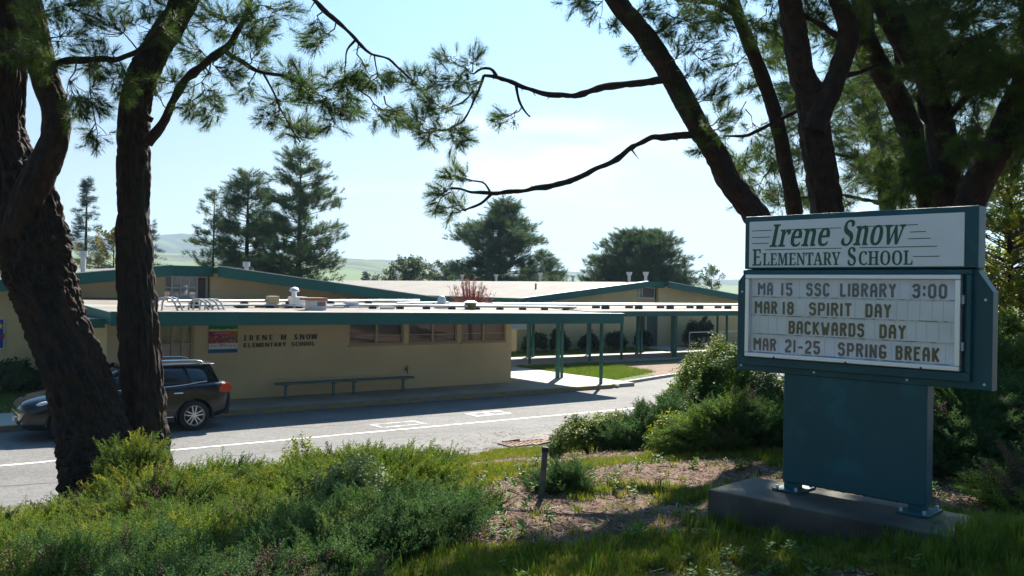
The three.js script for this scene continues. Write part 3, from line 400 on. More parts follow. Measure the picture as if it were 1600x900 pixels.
// ---------------------------------------------------------------- the school sign
{
  const SC = [2.508, 6.63], c45 = Math.SQRT1_2, base = 1.56;
  const hit = (px, py) => { const [a, c] = ray(px, py), t = (SC[0] + SC[1]) / (1 + a); return [(a * t - SC[0]) / c45, EYE + c * t - base]; }; // on the sign's front plane: x along it, height over its base
  const foot = thing('concrete_footing', 'weathered concrete plinth under the green school sign', 'plinth', V(SC[0], base, -SC[1]), -Math.PI / 4);
  mesh('block', rbox(-0.96, 0.98, -0.35, 0.335, -0.33, 0.38, 0.018), M.footing, foot);
  mesh('low_block', rbox(0.985, 1.7, -0.35, 0.2, -0.26, 0.30, 0.03), M.footing, foot);
  const g = thing('school_sign', 'tall dark teal school sign with white name panel and changeable letter board', 'sign', V(SC[0], base, -SC[1]), -Math.PI / 4);
  const y = (Y) => Y - base, X0 = -0.89, X1 = 0.86;
  mesh('post', rbox(-0.56, 0.535, y(1.955), y(2.83), -0.19, -0.06, 0.012), M.signTeal, g);
  for (const x of [-0.5, 0.46]) { const f = mesh('base_plate', rbox(x - 0.1, x + 0.12, y(1.897), y(1.915), -0.27, 0.03, 0.004), M.signTeal, g); mesh('stub', box(x - 0.05, x + 0.05, y(1.915), y(1.96), -0.18, -0.07), M.signTeal, f); for (const [a, b] of [[-0.07, -0.24], [0.09, -0.24], [-0.07, 0], [0.09, 0]]) mesh('bolt', uvm(new THREE.CylinderGeometry(0.012, 0.012, 0.025, 6).translate(x + a, y(1.926), b)), M.galv, f); }
  // lower cabinet: a wide body with cut upper corners, and the frame that carries the board
  const shp = new THREE.Shape([[-0.965, y(2.815)], [0.95, y(2.815)], [0.95, y(3.47)], [0.845, y(3.625)], [-0.89, y(3.625)], [-0.965, y(3.53)]].map(([a, b]) => new THREE.Vector2(a, b)));
  mesh('lower_cabinet', uvm(new THREE.ExtrudeGeometry(shp, { depth: 0.10, bevelEnabled: true, bevelSize: 0.006, bevelThickness: 0.006, bevelSegments: 2 })  .translate(0, 0, -0.15)), M.signTeal, g);
  mesh('board_surround', [rbox(-0.90, 0.83, y(2.86), y(2.925), -0.043, 0.0, 0.006), rbox(-0.90, 0.83, y(3.59), y(3.625), -0.043, 0.0, 0.006), rbox(-0.90, -0.862, y(2.925), y(3.59), -0.043, 0.0, 0.006), rbox(0.80, 0.83, y(2.925), y(3.59), -0.043, 0.0, 0.006)], M.signTeal, g);
  mesh('upper_cabinet', rbox(X0, X1 + 0.012, y(3.633), y(4.055), -0.15, -0.004, 0.008), M.signTeal, g);
  for (const [x, yy] of [[-0.93, 2.85], [-0.93, 3.45], [0.91, 2.85], [0.91, 3.42], [-0.3, 2.84], [0.4, 2.84]]) mesh('screw', uvm(new THREE.CylinderGeometry(0.009, 0.009, 0.006, 8).rotateX(Math.PI / 2).translate(x, y(yy), -0.042)), M.galv, g);
  for (const yy of [2.2, 2.55]) mesh('panel_seam', box(-0.56, 0.535, y(yy), y(yy) + 0.003, -0.0602, -0.0585), M.signTeal, g);
  // name panel
  const np = mesh('name_panel', rbox(-0.845, 0.785, y(3.645), y(4.012), -0.006, 0.008, 0.004), std({ map: tex(256, 1.3, (u, v, i, j) => { const t = 0.95 + 0.06 * (tn(u, v, 4, 4, 101) - 0.5) + 0.02 * (h3(i, j, 3) - 0.5); return [0.93 * t, 0.94 * t, 0.95 * t]; }), roughness: 0.4 }), g);
  const green = std({ color: new THREE.Color(0.012, 0.10, 0.055), roughness: 0.5 });
  const P = (x, yy) => hit(1150 + x / 4, 320 + yy / 4);
  const word = (text, x0, x1, ya, yb, ytop, slant) => {
    const [a, b0] = P(x0, ya), [c, b1] = P(x1, yb), base_ = (b0 + b1) / 2, cap = P(x0, ytop)[1] - b0;
    const t = new TextGeometry(text, { font: serifBold, size: 1, depth: 0.002, curveSegments: 5 }); const sk = new THREE.Matrix4().set(1, slant, 0, 0, 0, 1, 0, 0, 0, 0, 1, 0, 0, 0, 0, 1); t.applyMatrix4(sk); t.computeBoundingBox();
    const q = t.boundingBox, sy = cap / 0.98; t.translate(-q.min.x, 0, 0); t.scale((c - a) / (q.max.x - q.min.x), sy, 1); t.translate(a, base_, 0.0085); mesh('lettering', uvm(t), green, np);
  };
  word('Irene', 212, 590, 264, 256, 126, 0.28); word('Snow', 660, 1066, 256, 247, 100, 0.28);
  word('E', 106, 160, 381, 380, 280, 0); word('LEMENTARY', 170, 655, 380, 376, 305, 0); word('S', 700, 752, 380, 379, 268, 0); word('CHOOL', 770, 1106, 378, 374, 293, 0);
  for (const [x0, y0, x1, y1] of [[105, 164, 228, 160], [105, 205, 218, 202], [105, 243, 208, 240], [286, 157, 660, 145], [765, 138, 1140, 124], [1090, 170, 1190, 168], [1080, 213, 1220, 209], [185, 283, 665, 270], [775, 270, 1260, 258], [1110, 324, 1275, 321]]) { const [a, p] = P(x0, y0), [c, q] = P(x1, y1), m = (p + q) / 2; mesh('rule', box(a, c, m - 0.0028, m + 0.0028, 0.0082, 0.0095), green, np); }
  // letter board: aluminium frame, white back with letter tracks, clear cover
  const fx0 = -0.862, fx1 = 0.772, fy0 = y(2.93), fy1 = y(3.588), fw = 0.034;
  const lb = mesh('letter_board', rbox(fx0 + fw, fx1 - fw, fy0 + fw, fy1 - fw, -0.035, -0.02, 0.002), std({ map: tex(512, 1, (u, v, i, j) => { const t = 0.95 + 0.10 * (tn(u, v, 6, 5, 111) - 0.5); return [0.90 * t, 0.92 * t, 0.95 * t]; }), roughness: 0.5 }), g);
  for (const [a, b, c, d] of [[fx0, fx1, fy0, fy0 + fw], [fx0, fx1, fy1 - fw, fy1], [fx0, fx0 + fw, fy0 + fw, fy1 - fw], [fx1 - fw, fx1, fy0 + fw, fy1 - fw]]) mesh('board_frame', rbox(a, b, c, d, -0.034, 0.03, 0.007), M.alu, g);
  for (const yy of [fy0 + 0.14, fy1 - 0.2]) mesh('hinge', rbox(fx1 + 0.003, fx1 + 0.018, yy, yy + 0.06, -0.03, 0.012, 0.003), M.ventGrey, g);
  mesh('clear_cover', box(fx0 + fw, fx1 - fw, fy0 + fw, fy1 - fw, 0.006, 0.009), new THREE.MeshPhysicalMaterial({ color: 0xffffff, transmission: 1, thickness: 0, roughness: 0.06, ior: 1.49 }), g);
  for (const x of [-0.6, -0.02, 0.52]) mesh('catch', uvm(new THREE.SphereGeometry(0.008, 8, 6).translate(x, fy0 + 0.008, 0.03)), M.black, g);
  const iy0 = fy0 + fw, pitch = (fy1 - fy0 - 2 * fw) / 4, grime = std({ map: tex(256, 0.5, (u, v, i, j) => mix([0.40, 0.43, 0.45], [0.74, 0.76, 0.78], sst(0.40, 0.56, tn(u, v, 12, 4, 121)))), roughness: 0.6 });
  for (let r = 0; r < 4; r++) { mesh('track', box(fx0 + fw, fx1 - fw, iy0 + r * pitch + 0.001, iy0 + r * pitch + 0.008, -0.0195, -0.013), grime, lb); }
  const seam = std({ color: new THREE.Color(0.52, 0.56, 0.6), roughness: 0.6 });
  for (let r = 0; r < 4; r++) for (let x = fx0 + 0.1 + rr(0, 0.05); x < fx1 - 0.06; x += rr(0.066, 0.085)) mesh('card_edge', box(x, x + 0.0016, iy0 + r * pitch + 0.008, iy0 + (r + 1) * pitch, -0.0197, -0.0178), seam, lb);
  // block capitals built from strokes on a 4 x 7 grid
  const G = { M: [1.3, '00 07 24 47 40'], A: [1, '00 05 17 37 45 40', '03 43'], R: [1, '00 07 37 46 45 34 04', '24 40'], 1: [0.5, '15 17 10'], 5: [1, '47 07 04 34 43 41 30 10 01'], 8: [1, '14 05 06 17 37 46 45 34 14 03 01 10 30 41 43 34'], S: [1, '46 37 17 06 05 14 34 43 41 30 10 01'], C: [1, '46 37 17 06 01 10 30 41'], L: [0.9, '07 00 40'], I: [0.3, '27 20'], B: [1, '00 07 37 46 45 34 04', '34 43 41 30 00'], Y: [1, '07 24 47', '24 20'], 3: [1, '06 17 37 46 45 34 14', '34 43 41 30 10 01'], ':': [0.4, '22 21', '26 25'], 0: [1, '10 01 06 17 37 46 41 30 10'], P: [1, '00 07 37 46 44 33 03'], T: [1, '07 47', '27 20'], D: [1, '00 07 37 46 41 30 00'], K: [1, '00 07', '47 03', '14 40'], W: [1.3, '07 10 24 30 47'], 2: [1, '06 17 37 46 44 01 00 40'], '-': [0.8, '03 43'], N: [1, '00 07 40 47'], G: [1, '46 37 17 06 01 10 30 41 43 23'], E: [0.92, '47 07 00 40', '04 34'] };
  const dark = std({ color: new THREE.Color(0.022, 0.02, 0.024), roughness: 0.6 }), faded = std({ color: new THREE.Color(0.085, 0.06, 0.058), roughness: 0.7 });
  const stroke = (pts, w, out) => { for (let i = 0; i + 1 < pts.length; i++) { const [a, b] = [pts[i], pts[i + 1]], dx = b[0] - a[0], dy = b[1] - a[1], L = Math.hypot(dx, dy) || 1, ex = dx / L * w * 0.34, ey = dy / L * w * 0.34, nx = -dy / L * w / 2, ny = dx / L * w / 2; const s = new THREE.Shape([[a[0] - ex + nx, a[1] - ey + ny], [a[0] - ex - nx, a[1] - ey - ny], [b[0] + ex - nx, b[1] + ey - ny], [b[0] + ex + nx, b[1] + ey + ny]].map(([p, q]) => new THREE.Vector2(p, q))); out.push(uvm(new THREE.ExtrudeGeometry(s, { depth: 0.002, bevelEnabled: false }).translate(0, 0, 0.0001 * i))); } };
  const Q = (x, yy) => hit(1150 + x / 4, 430 + yy / 4), lh = 0.102;
  const rows = [[['MA', 128, 222], ['15', 272, 344], ['SSC', 430, 577], ['LIBRARY', 642, 992], ['3:00', 1093, 1312]], [['MAR', 110, 250], ['18', 283, 354], ['SPIRIT', 450, 717], ['DAY', 803, 964]], [['BACKWARDS', 324, 797], ['DAY', 892, 1057]], [['MAR', 106, 247, 1], ['21-25', 303, 522], ['SPRING', 634, 938], ['BREAK', 995, 1270]]];
  rows.forEach((row, r) => row.forEach(([text, x0, x1, fade]) => {
    const yb = iy0 + (3 - r) * pitch + 0.016, a = Q(x0, 200)[0], c = Q(x1, 200)[0], gap = 0.28, tot = [...text].reduce((t, ch) => t + G[ch][0], 0) + gap * (text.length - 1), k = (c - a) / tot; let x = a;
    for (const ch of text) { const [w, ...ls] = G[ch], out = [], tw = 0.018; for (const l of ls) stroke(l.split(' ').map((q) => [w < 0.45 ? w * k / 2 : tw / 2 + +q[0] / 4 * (w * k - tw), tw / 2 + +q[1] / 7 * (lh - tw)]), tw, out); const o = mesh('letter', out, fade ? faded : dark, lb); o.geometry.translate(x, yb, -0.0188 + rr(0, 0.0004)); x += (w + gap) * k; }
  }));
}

// ---------------------------------------------------------------- the parked car
{
  const near = wallHit(305, 640, -2.0), k = 0.955, g = thing('parked_car', 'black five door crossover parked at the kerb before the banner', 'car', W(near.s - 1.41 * k, -1.08, 0.002), TH + Math.PI); // its front looks along -s
  const paint = new THREE.MeshPhysicalMaterial({ color: new THREE.Color(0.006, 0.009, 0.013), roughness: 0.5, specularIntensity: 0.05, clearcoat: 1, clearcoatRoughness: 0.03 }), trimB = std({ color: new THREE.Color(0.012, 0.012, 0.013), roughness: 0.6 });
  const carGlass = new THREE.MeshPhysicalMaterial({ color: new THREE.Color(0.012, 0.016, 0.02), roughness: 0.03 }), chrome = std({ color: new THREE.Color(0.75, 0.76, 0.78), metalness: 1, roughness: 0.18 }), rubber = std({ color: new THREE.Color(0.018, 0.018, 0.018), roughness: 0.9 }), alloy = std({ color: new THREE.Color(0.62, 0.63, 0.65), metalness: 0.7, roughness: 0.3 });
  // stations: x, bottom, belt, top (deck of the lower body), half width low, half width at belt
  const ST = [[2.36, 0.42, 0.66, 0.72, 0.42, 0.38], [2.30, 0.30, 0.74, 0.82, 0.66, 0.60], [2.16, 0.25, 0.80, 0.90, 0.82, 0.74], [1.9, 0.24, 0.86, 0.97, 0.90, 0.82], [1.5, 0.24, 0.92, 1.03, 0.935, 0.86], [1.05, 0.25, 0.97, 1.08, 0.94, 0.88], [0.5, 0.25, 0.99, 1.06, 0.94, 0.89], [-0.2, 0.25, 1.02, 1.08, 0.94, 0.89], [-0.9, 0.25, 1.05, 1.11, 0.94, 0.89], [-1.5, 0.26, 1.09, 1.15, 0.945, 0.89], [-1.95, 0.30, 1.11, 1.17, 0.92, 0.85], [-2.2, 0.36, 1.10, 1.16, 0.84, 0.77], [-2.34, 0.45, 0.98, 1.06, 0.72, 0.66]];
  const sec = ([x, b, m, t, w, wb]) => { const P = [[0, b], [w * 0.86, b], [w * 0.965, b + 0.05], [w, b + 0.16], [w * 1.005, (b + m) / 2], [w * 0.995, m - 0.10], [(w + wb) / 2 + 0.012, m - 0.02], [wb, m + 0.03], [wb * 0.9, t - 0.01], [wb * 0.55, t + 0.012], [0, t + 0.02]]; return [...P, ...P.slice(1, -1).reverse().map(([z, y]) => [-z, y])].map(([z, y]) => V(x, y, z)); };
  const lerpST = []; for (let i = 0; i + 1 < ST.length; i++) for (let q = 0; q < 4; q++) { const t = q / 4, A = ST[Math.max(0, i - 1)], Bq = ST[i], C = ST[i + 1], D = ST[Math.min(ST.length - 1, i + 2)]; lerpST.push(Bq.map((_, n) => 0.5 * (2 * Bq[n] + (C[n] - A[n]) * t + (2 * A[n] - 5 * Bq[n] + 4 * C[n] - D[n]) * t * t + (3 * Bq[n] - A[n] - 3 * C[n] + D[n]) * t ** 3))); } lerpST.push(ST[ST.length - 1]);
  const loft = (rings) => { const n = rings[0].length, pos = [], idx = []; rings.forEach((r) => r.forEach((p) => pos.push(p.x, p.y, p.z))); for (let i = 0; i + 1 < rings.length; i++) for (let j = 0; j < n; j++) { const a = i * n + j, b = i * n + (j + 1) % n; idx.push(a, b, a + n, b, b + n, a + n); } const c0 = pos.length / 3; for (const r of [rings[0], rings[rings.length - 1]]) { const c = r.reduce((s, p) => s.add(p), V(0, 0, 0)).multiplyScalar(1 / n); pos.push(c.x, c.y, c.z); } const l = (rings.length - 1) * n; for (let j = 0; j < n; j++) { idx.push(c0, (j + 1) % n, j, c0 + 1, l + j, l + (j + 1) % n); } const q = new THREE.BufferGeometry(); q.setAttribute('position', new THREE.Float32BufferAttribute(pos, 3)); q.setIndex(idx); q.computeVertexNormals(); q.setAttribute('uv', new THREE.Float32BufferAttribute(new Float32Array(pos.length / 3 * 2), 2)); return q; };
  let body = new Brush(loft(lerpST.map(sec)), paint); body.updateMatrixWorld(); const ev = new Evaluator(); ev.attributes = ['position', 'normal', 'uv']; ev.useGroups = false;
  for (const x of [1.42, -1.41]) { const c = new Brush(new THREE.CylinderGeometry(0.43, 0.43, 2.4, 32).rotateX(Math.PI / 2).translate(x, 0.37, 0), paint); c.updateMatrixWorld(); body = ev.evaluate(body, c, SUBTRACTION); }
  body.geometry.clearGroups(); mesh('body', body.geometry, paint, g);
  mesh('underbody', rbox(-2.0, 2.0, 0.22, 0.5, -0.62, 0.62, 0.03), trimB, g);
  // cabin: side outline with tumblehome
  const ring = (y, x0, x1, w0, w1) => [V(x1, y, -w1), V(x1 + 0.06, y, 0), V(x1, y, w1), V((x0 + x1) / 2, y, (w0 + w1) / 2 + 0.03), V(x0, y, w0), V(x0 - 0.05, y, 0), V(x0, y, -w0), V((x0 + x1) / 2, y, -(w0 + w1) / 2 - 0.03)];
  mesh('cabin_glass', loft([ring(1.02, -2.12, 1.08, 0.80, 0.82), ring(1.22, -2.02, 0.80, 0.78, 0.78), ring(1.42, -1.86, 0.46, 0.71, 0.70), ring(1.57, -1.70, 0.16, 0.64, 0.62)]), carGlass, g);
  mesh('roof', loft([ring(1.57, -1.98, 0.20, 0.66, 0.64), ring(1.61, -1.95, 0.08, 0.63, 0.60), ring(1.655, -1.70, -0.2, 0.50, 0.46), ring(1.675, -1.3, -0.5, 0.28, 0.26)]), paint, g);
  const pil = (name, a, b, w) => { for (const s of [-1, 1]) { const q = (v, dx) => V(v[0] + dx, v[1], s * v[2]); mesh(name, hexa([q(a, -w), q(a, w), q([a[0], a[1], a[2] - 0.06], w), q([a[0], a[1], a[2] - 0.06], -w)], [q(b, -w * 0.8), q(b, w * 0.8), q([b[0], b[1], b[2] - 0.06], w * 0.8), q([b[0], b[1], b[2] - 0.06], -w * 0.8)]), paint, g); } };
  pil('pillar', [1.02, 1.03, 0.85], [0.12, 1.6, 0.66], 0.05); pil('pillar', [-0.25, 1.05, 0.865], [-0.35, 1.6, 0.68], 0.045); pil('pillar', [-1.35, 1.1, 0.85], [-1.2, 1.6, 0.67], 0.03); pil('pillar', [-1.93, 1.12, 0.82], [-1.74, 1.6, 0.66], 0.13);
  for (const s of [-1, 1]) {
    const rc = new THREE.CatmullRomCurve3([V(0.0, 1.60, s * 0.60), V(-0.1, 1.675, s * 0.60), V(-0.9, 1.70, s * 0.60), V(-1.6, 1.675, s * 0.59), V(-1.7, 1.62, s * 0.59)]); mesh('roof_rail', uvm(new THREE.TubeGeometry(rc, 20, 0.018, 6)), chrome, g);
    mesh('window_trim', uvm(new THREE.TubeGeometry(new THREE.CatmullRomCurve3([V(0.95, 1.05, s * 0.885), V(0, 1.075, s * 0.895), V(-1, 1.11, s * 0.89), V(-1.72, 1.19, s * 0.845)]), 20, 0.010, 6)), chrome, g);
    for (const x of [0.05, -1.0]) mesh('door_handle', rbox(x - 0.12, x + 0.1, 0.90 - x * 0.02, 0.935 - x * 0.02, s * 0.935, s * 0.975, 0.012), chrome, g);
    for (const x of [0.72, -0.32, -1.22]) mesh('door_gap', box(x - 0.004, x + 0.004, 0.36, 1.0, s * 0.938, s * 0.9475), trimB, g);
    mesh('sill', rbox(-0.93, 0.95, 0.24, 0.36, s * 0.9, s * 0.955, 0.02), trimB, g); mesh('sill_strip', rbox(-0.9, 0.92, 0.36, 0.38, s * 0.94, s * 0.957, 0.005), chrome, g);
    mesh('mirror', new THREE.SphereGeometry(1, 14, 10).scale(0.08, 0.085, 0.13).translate(0.78, 1.13, s * 1.02), paint, g);
    const tl = new THREE.Shape([[-1.98, 0.93], [-2.25, 0.90], [-2.33, 1.0], [-2.24, 1.11], [-2.08, 1.09]].map(([a, b]) => new THREE.Vector2(a, b)));
    mesh('tail_light', uvm(new THREE.ExtrudeGeometry(tl, { depth: 0.34, bevelEnabled: true, bevelSize: 0.015, bevelThickness: 0.02, bevelSegments: 2 }).translate(0, 0, s > 0 ? 0.545 : -0.885)), new THREE.MeshPhysicalMaterial({ color: new THREE.Color(0.42, 0.006, 0.008), roughness: 0.15, clearcoat: 1 }), g);
    mesh('head_light', new THREE.SphereGeometry(1, 18, 12).scale(0.30, 0.075, 0.14).rotateZ(-0.32).rotateY(s * 0.55).translate(2.0, 0.79, s * 0.70), new THREE.MeshPhysicalMaterial({ color: new THREE.Color(0.55, 0.58, 0.62), roughness: 0.1, metalness: 0.3, clearcoat: 1 }), g);
    mesh('fog_light', new THREE.SphereGeometry(0.06, 12, 8).scale(0.5, 1, 1).translate(2.22, 0.44, s * 0.62), chrome, g);
    for (const x of [1.42, -1.41]) mesh('arch_lip', new THREE.TorusGeometry(0.44, 0.022, 6, 26, Math.PI * 1.08).rotateZ(-0.12).translate(x, 0.37, s * 0.925), trimB, g);
  }
  mesh('grille', [0, 1, 2].map((i) => rbox(2.27 + 0.03 * (1 - Math.abs(i - 1)), 2.40 - 0.02 * i, 0.52 + 0.08 * i, 0.56 + 0.08 * i, -0.38, 0.38, 0.012)), chrome, g); mesh('number_plate', rbox(2.36, 2.39, 0.40, 0.50, -0.16, 0.16, 0.005), M.whitePaint, g); mesh('bumper_guard', rbox(-2.36, -2.2, 0.32, 0.5, -0.66, 0.66, 0.05), trimB, g);
  mesh('exhaust', uvm(cyl(V(-2.2, 0.33, 0.55), V(-2.38, 0.33, 0.55), 0.035)), chrome, g);
  for (const x of [1.42, -1.41]) for (const s of [-1, 1]) {
    const w = new THREE.Group(); w.name = 'wheel'; w.position.set(x, 0.365, s * 0.82); w.rotation.y = s > 0 ? 0 : Math.PI; g.add(w);
    mesh('tyre', new THREE.LatheGeometry([[0.245, -0.11], [0.33, -0.115], [0.36, -0.09], [0.366, 0], [0.36, 0.09], [0.33, 0.115], [0.245, 0.11]].map(([a, b]) => new THREE.Vector2(a, b)), 40).rotateX(Math.PI / 2), rubber, w);
    const rim = [uvm(new THREE.LatheGeometry([[0.215, 0.03], [0.235, 0.10], [0.252, 0.112], [0.255, 0.06]].map(([a, b]) => new THREE.Vector2(a, b)), 40).rotateX(Math.PI / 2)), uvm(new THREE.CylinderGeometry(0.05, 0.06, 0.05, 18).rotateX(Math.PI / 2).translate(0, 0, 0.075))];
    for (let i = 0; i < 5; i++) for (const d of [-0.13, 0.13]) { const a = i * Math.PI * 2 / 5 + 0.3; const sp = new THREE.BoxGeometry(0.2, 0.026, 0.03).translate(0.135, 0, 0.075); sp.rotateZ(a + d * 1.2); sp.translate(Math.cos(a + Math.PI / 2) * d * 0.12, Math.sin(a + Math.PI / 2) * d * 0.12, 0); rim.push(uvm(sp)); }
    mesh('rim', rim, alloy, w); mesh('brake_disc', new THREE.CylinderGeometry(0.215, 0.215, 0.02, 28).rotateX(Math.PI / 2).translate(0, 0, 0.0), trimB, w);
  }
  g.scale.setScalar(k);
}
{ // storm drain at the road edge: broken kerb stones around a dark slot with a rusted grate
  const q = levelHit(822, 693, 0), g = thing('storm_drain', 'rusty storm drain with loose boards at the road edge', 'drain', W(q.s, q.p, 0.004), TH);
  mesh('frame', [rbox(-0.6, 0.6, -0.01, 0.025, -0.26, -0.2, 0.006), rbox(-0.6, 0.6, -0.01, 0.025, 0.2, 0.26, 0.006), rbox(-0.6, -0.55, -0.01, 0.025, -0.2, 0.2, 0.006), rbox(0.55, 0.6, -0.01, 0.025, -0.2, 0.2, 0.006)], M.patch, g);
  mesh('pit', box(-0.55, 0.55, -0.003, 0.004, -0.2, 0.2), M.black, g);
  for (let i = 0; i < 9; i++) mesh('grate_bar', rbox(-0.5 + i * 0.12, -0.465 + i * 0.12, 0.006, 0.02, -0.2, 0.2, 0.004), M.rust, g);
  for (const [x, z, r, l] of [[0.2, 0.34, 0.15, 0.5], [-0.2, -0.3, -0.1, 0.42], [0.45, 0.12, 0.4, 0.34]]) mesh('board', uvm(new RoundedBoxGeometry(l, 0.04, 0.09, 1, 0.008).rotateY(r).rotateZ(0.06).translate(x, 0.035, z)), M.boardGrey ??= std({ map: tex(128, 0.6, (u, v) => mix([0.42, 0.33, 0.28], [0.55, 0.46, 0.40], tn(u, v, 8, 4, 53))), roughness: 0.95 }), g);
}

// ---------------------------------------------------------------- plants: shared small shapes
const tri = (P, C) => { const g = new THREE.BufferGeometry(); g.setAttribute('position', new THREE.Float32BufferAttribute(P, 3)); g.computeVertexNormals(); return g; };
function tuftGeo(n, len, wid, stem, spread) { // needles round a shoot tip that points up
  const P = [], d = V(), s = V(), b = V();
  for (let i = 0; i < n; i++) {
    const t = i / n, a = i * 2.4 + rr(-0.3, 0.3), tilt = (1 - t) * spread + 0.12 + rr(-0.12, 0.12); d.set(Math.cos(a) * Math.sin(tilt), Math.cos(tilt), Math.sin(a) * Math.sin(tilt)); b.set(0, t * stem, 0);
    s.set(d.z, 0.3 * rr(-1, 1), -d.x).normalize().multiplyScalar(wid / 2); const L = len * rr(0.75, 1.1), m = b.clone().addScaledVector(d, L * 0.5); m.y -= L * 0.02; const e = b.clone().addScaledVector(d, L); e.y -= L * 0.10;
    P.push(b.x + s.x, b.y + s.y, b.z + s.z, b.x - s.x, b.y - s.y, b.z - s.z, m.x + s.x * 0.8, m.y + s.y * 0.8, m.z + s.z * 0.8, m.x + s.x * 0.8, m.y + s.y * 0.8, m.z + s.z * 0.8, m.x - s.x * 0.8, m.y - s.y * 0.8, m.z - s.z * 0.8, e.x, e.y, e.z);
  } return tri(P);
}
function sprayGeo(len, nside, wid) { // feathery juniper shoot
  const P = [];
  const shoot = (o, d, L, k) => { const n = Math.max(4, Math.round(L / 0.016)); for (let i = 0; i < n; i++) { const t = i / n, a = i * 2.1 + k, c = o.clone().addScaledVector(d, L * t), u = V(Math.cos(a), 0.2 * Math.sin(a * 3), Math.sin(a)).cross(d).normalize(), e = c.clone().addScaledVector(d, 0.022).addScaledVector(u, 0.016 * (1.1 - 0.5 * t)), w = V().crossVectors(d, u).multiplyScalar(wid / 2); P.push(c.x + w.x, c.y + w.y, c.z + w.z, c.x - w.x, c.y - w.y, c.z - w.z, e.x, e.y, e.z); } };
  for (let i = 0; i <= nside; i++) { const t = i / nside, o = V(0.03 * Math.sin(t * 2), len * t, 0.035 * t * t), a = i * 2.4, L = (0.35 + 0.5 * (1 - t)) * len * 0.42; shoot(o, V(Math.cos(a) * 0.75, 0.75, Math.sin(a) * 0.75).normalize(), L, i); } shoot(V(0, 0, 0), V(0.06, 1, 0.08).normalize(), len, 0); return tri(P);
}
function leafyGeo(n, len, wid, stem, droop = 0.2) { // twig with folded oval leaves
  const P = [];
  for (let i = 0; i < n; i++) {
    const t = (i + 0.5) / n, a = i * 2.4 + rr(-0.4, 0.4), o = V(0.02 * Math.sin(t * 3), stem * t, 0.02 * Math.cos(t * 2)), up = rr(0.25, 0.9), d = V(Math.cos(a), up, Math.sin(a)).normalize(), s = V(-Math.sin(a), rr(-0.3, 0.3), Math.cos(a)).normalize(), L = len * rr(0.7, 1.15), w = wid * rr(0.8, 1.15), nn = V().crossVectors(s, d);
    const m = o.clone().addScaledVector(d, L * 0.45), e = o.clone().addScaledVector(d, L).addScaledVector(V(0, -1, 0), L * droop), l = m.clone().addScaledVector(s, w / 2).addScaledVector(nn, w * 0.18), r = m.clone().addScaledVector(s, -w / 2).addScaledVector(nn, w * 0.18);
    for (const [x, y, z] of [[o, m, l], [m, e, l], [o, r, m], [m, r, e]]) P.push(...x.toArray(), ...y.toArray(), ...z.toArray());
  } return tri(P);
}
const tufts = [0, 1, 2].map(() => tuftGeo(52, 0.15, 0.0085, 0.09, 1.35)), farTufts = [0, 1].map(() => tuftGeo(34, 0.34, 0.034, 0.22, 1.4)), midTufts = [0, 1].map(() => tuftGeo(40, 0.19, 0.010, 0.12, 1.35));
const sprays = [0, 1, 2].map((i) => sprayGeo(0.2 + 0.03 * i, 9, 0.019)), leafy = [0, 1].map(() => leafyGeo(11, 0.062, 0.03, 0.17)), bigLeafy = [0, 1].map(() => leafyGeo(12, 0.34, 0.2, 0.7)), treeLeafy = [0, 1].map(() => leafyGeo(12, 0.13, 0.075, 0.34)), roundLeafy = [leafyGeo(14, 0.075, 0.045, 0.14)];
const UP = V(0, 1, 0);
class Leaves { // collects instances of a few small shapes, then hangs them on a plant as one mass each
  constructor(geos, mat) { this.geos = geos; this.mat = mat; this.m = geos.map(() => []); this.c = geos.map(() => []); this.n = 0; }
  add(p, dir, k, col) { const i = this.n++ % this.geos.length, q = new THREE.Quaternion().setFromUnitVectors(UP, dir.clone().normalize()).multiply(new THREE.Quaternion().setFromAxisAngle(UP, rnd() * 6.283)); this.m[i].push(new THREE.Matrix4().compose(p, q, V(k, k, k))); this.c[i].push(col); }
  hang(parent, name = 'foliage') { this.geos.forEach((g, i) => { const n = this.m[i].length; if (!n) return; const o = new THREE.InstancedMesh(g, this.mat, n), c = new THREE.Color(); for (let k = 0; k < n; k++) { o.setMatrixAt(k, this.m[i][k]); o.setColorAt(k, c.setRGB(...this.c[i][k])); } o.name = name; o.userData.kind = 'stuff'; o.castShadow = o.receiveShadow = true; parent.add(o); }); }
}
const tint = (c, v = 0.25) => { const k = 1 + rr(-v, v), h = rr(-0.12, 0.12); return [c[0] * k * (1 + h), c[1] * k, c[2] * k * (1 - h)]; };
const ball = (r, fy = 1) => { let p; do p = V(rr(-1, 1), rr(-1, 1), rr(-1, 1)); while (p.lengthSq() > 1); return p.multiply(V(r, r * fy, r)); };
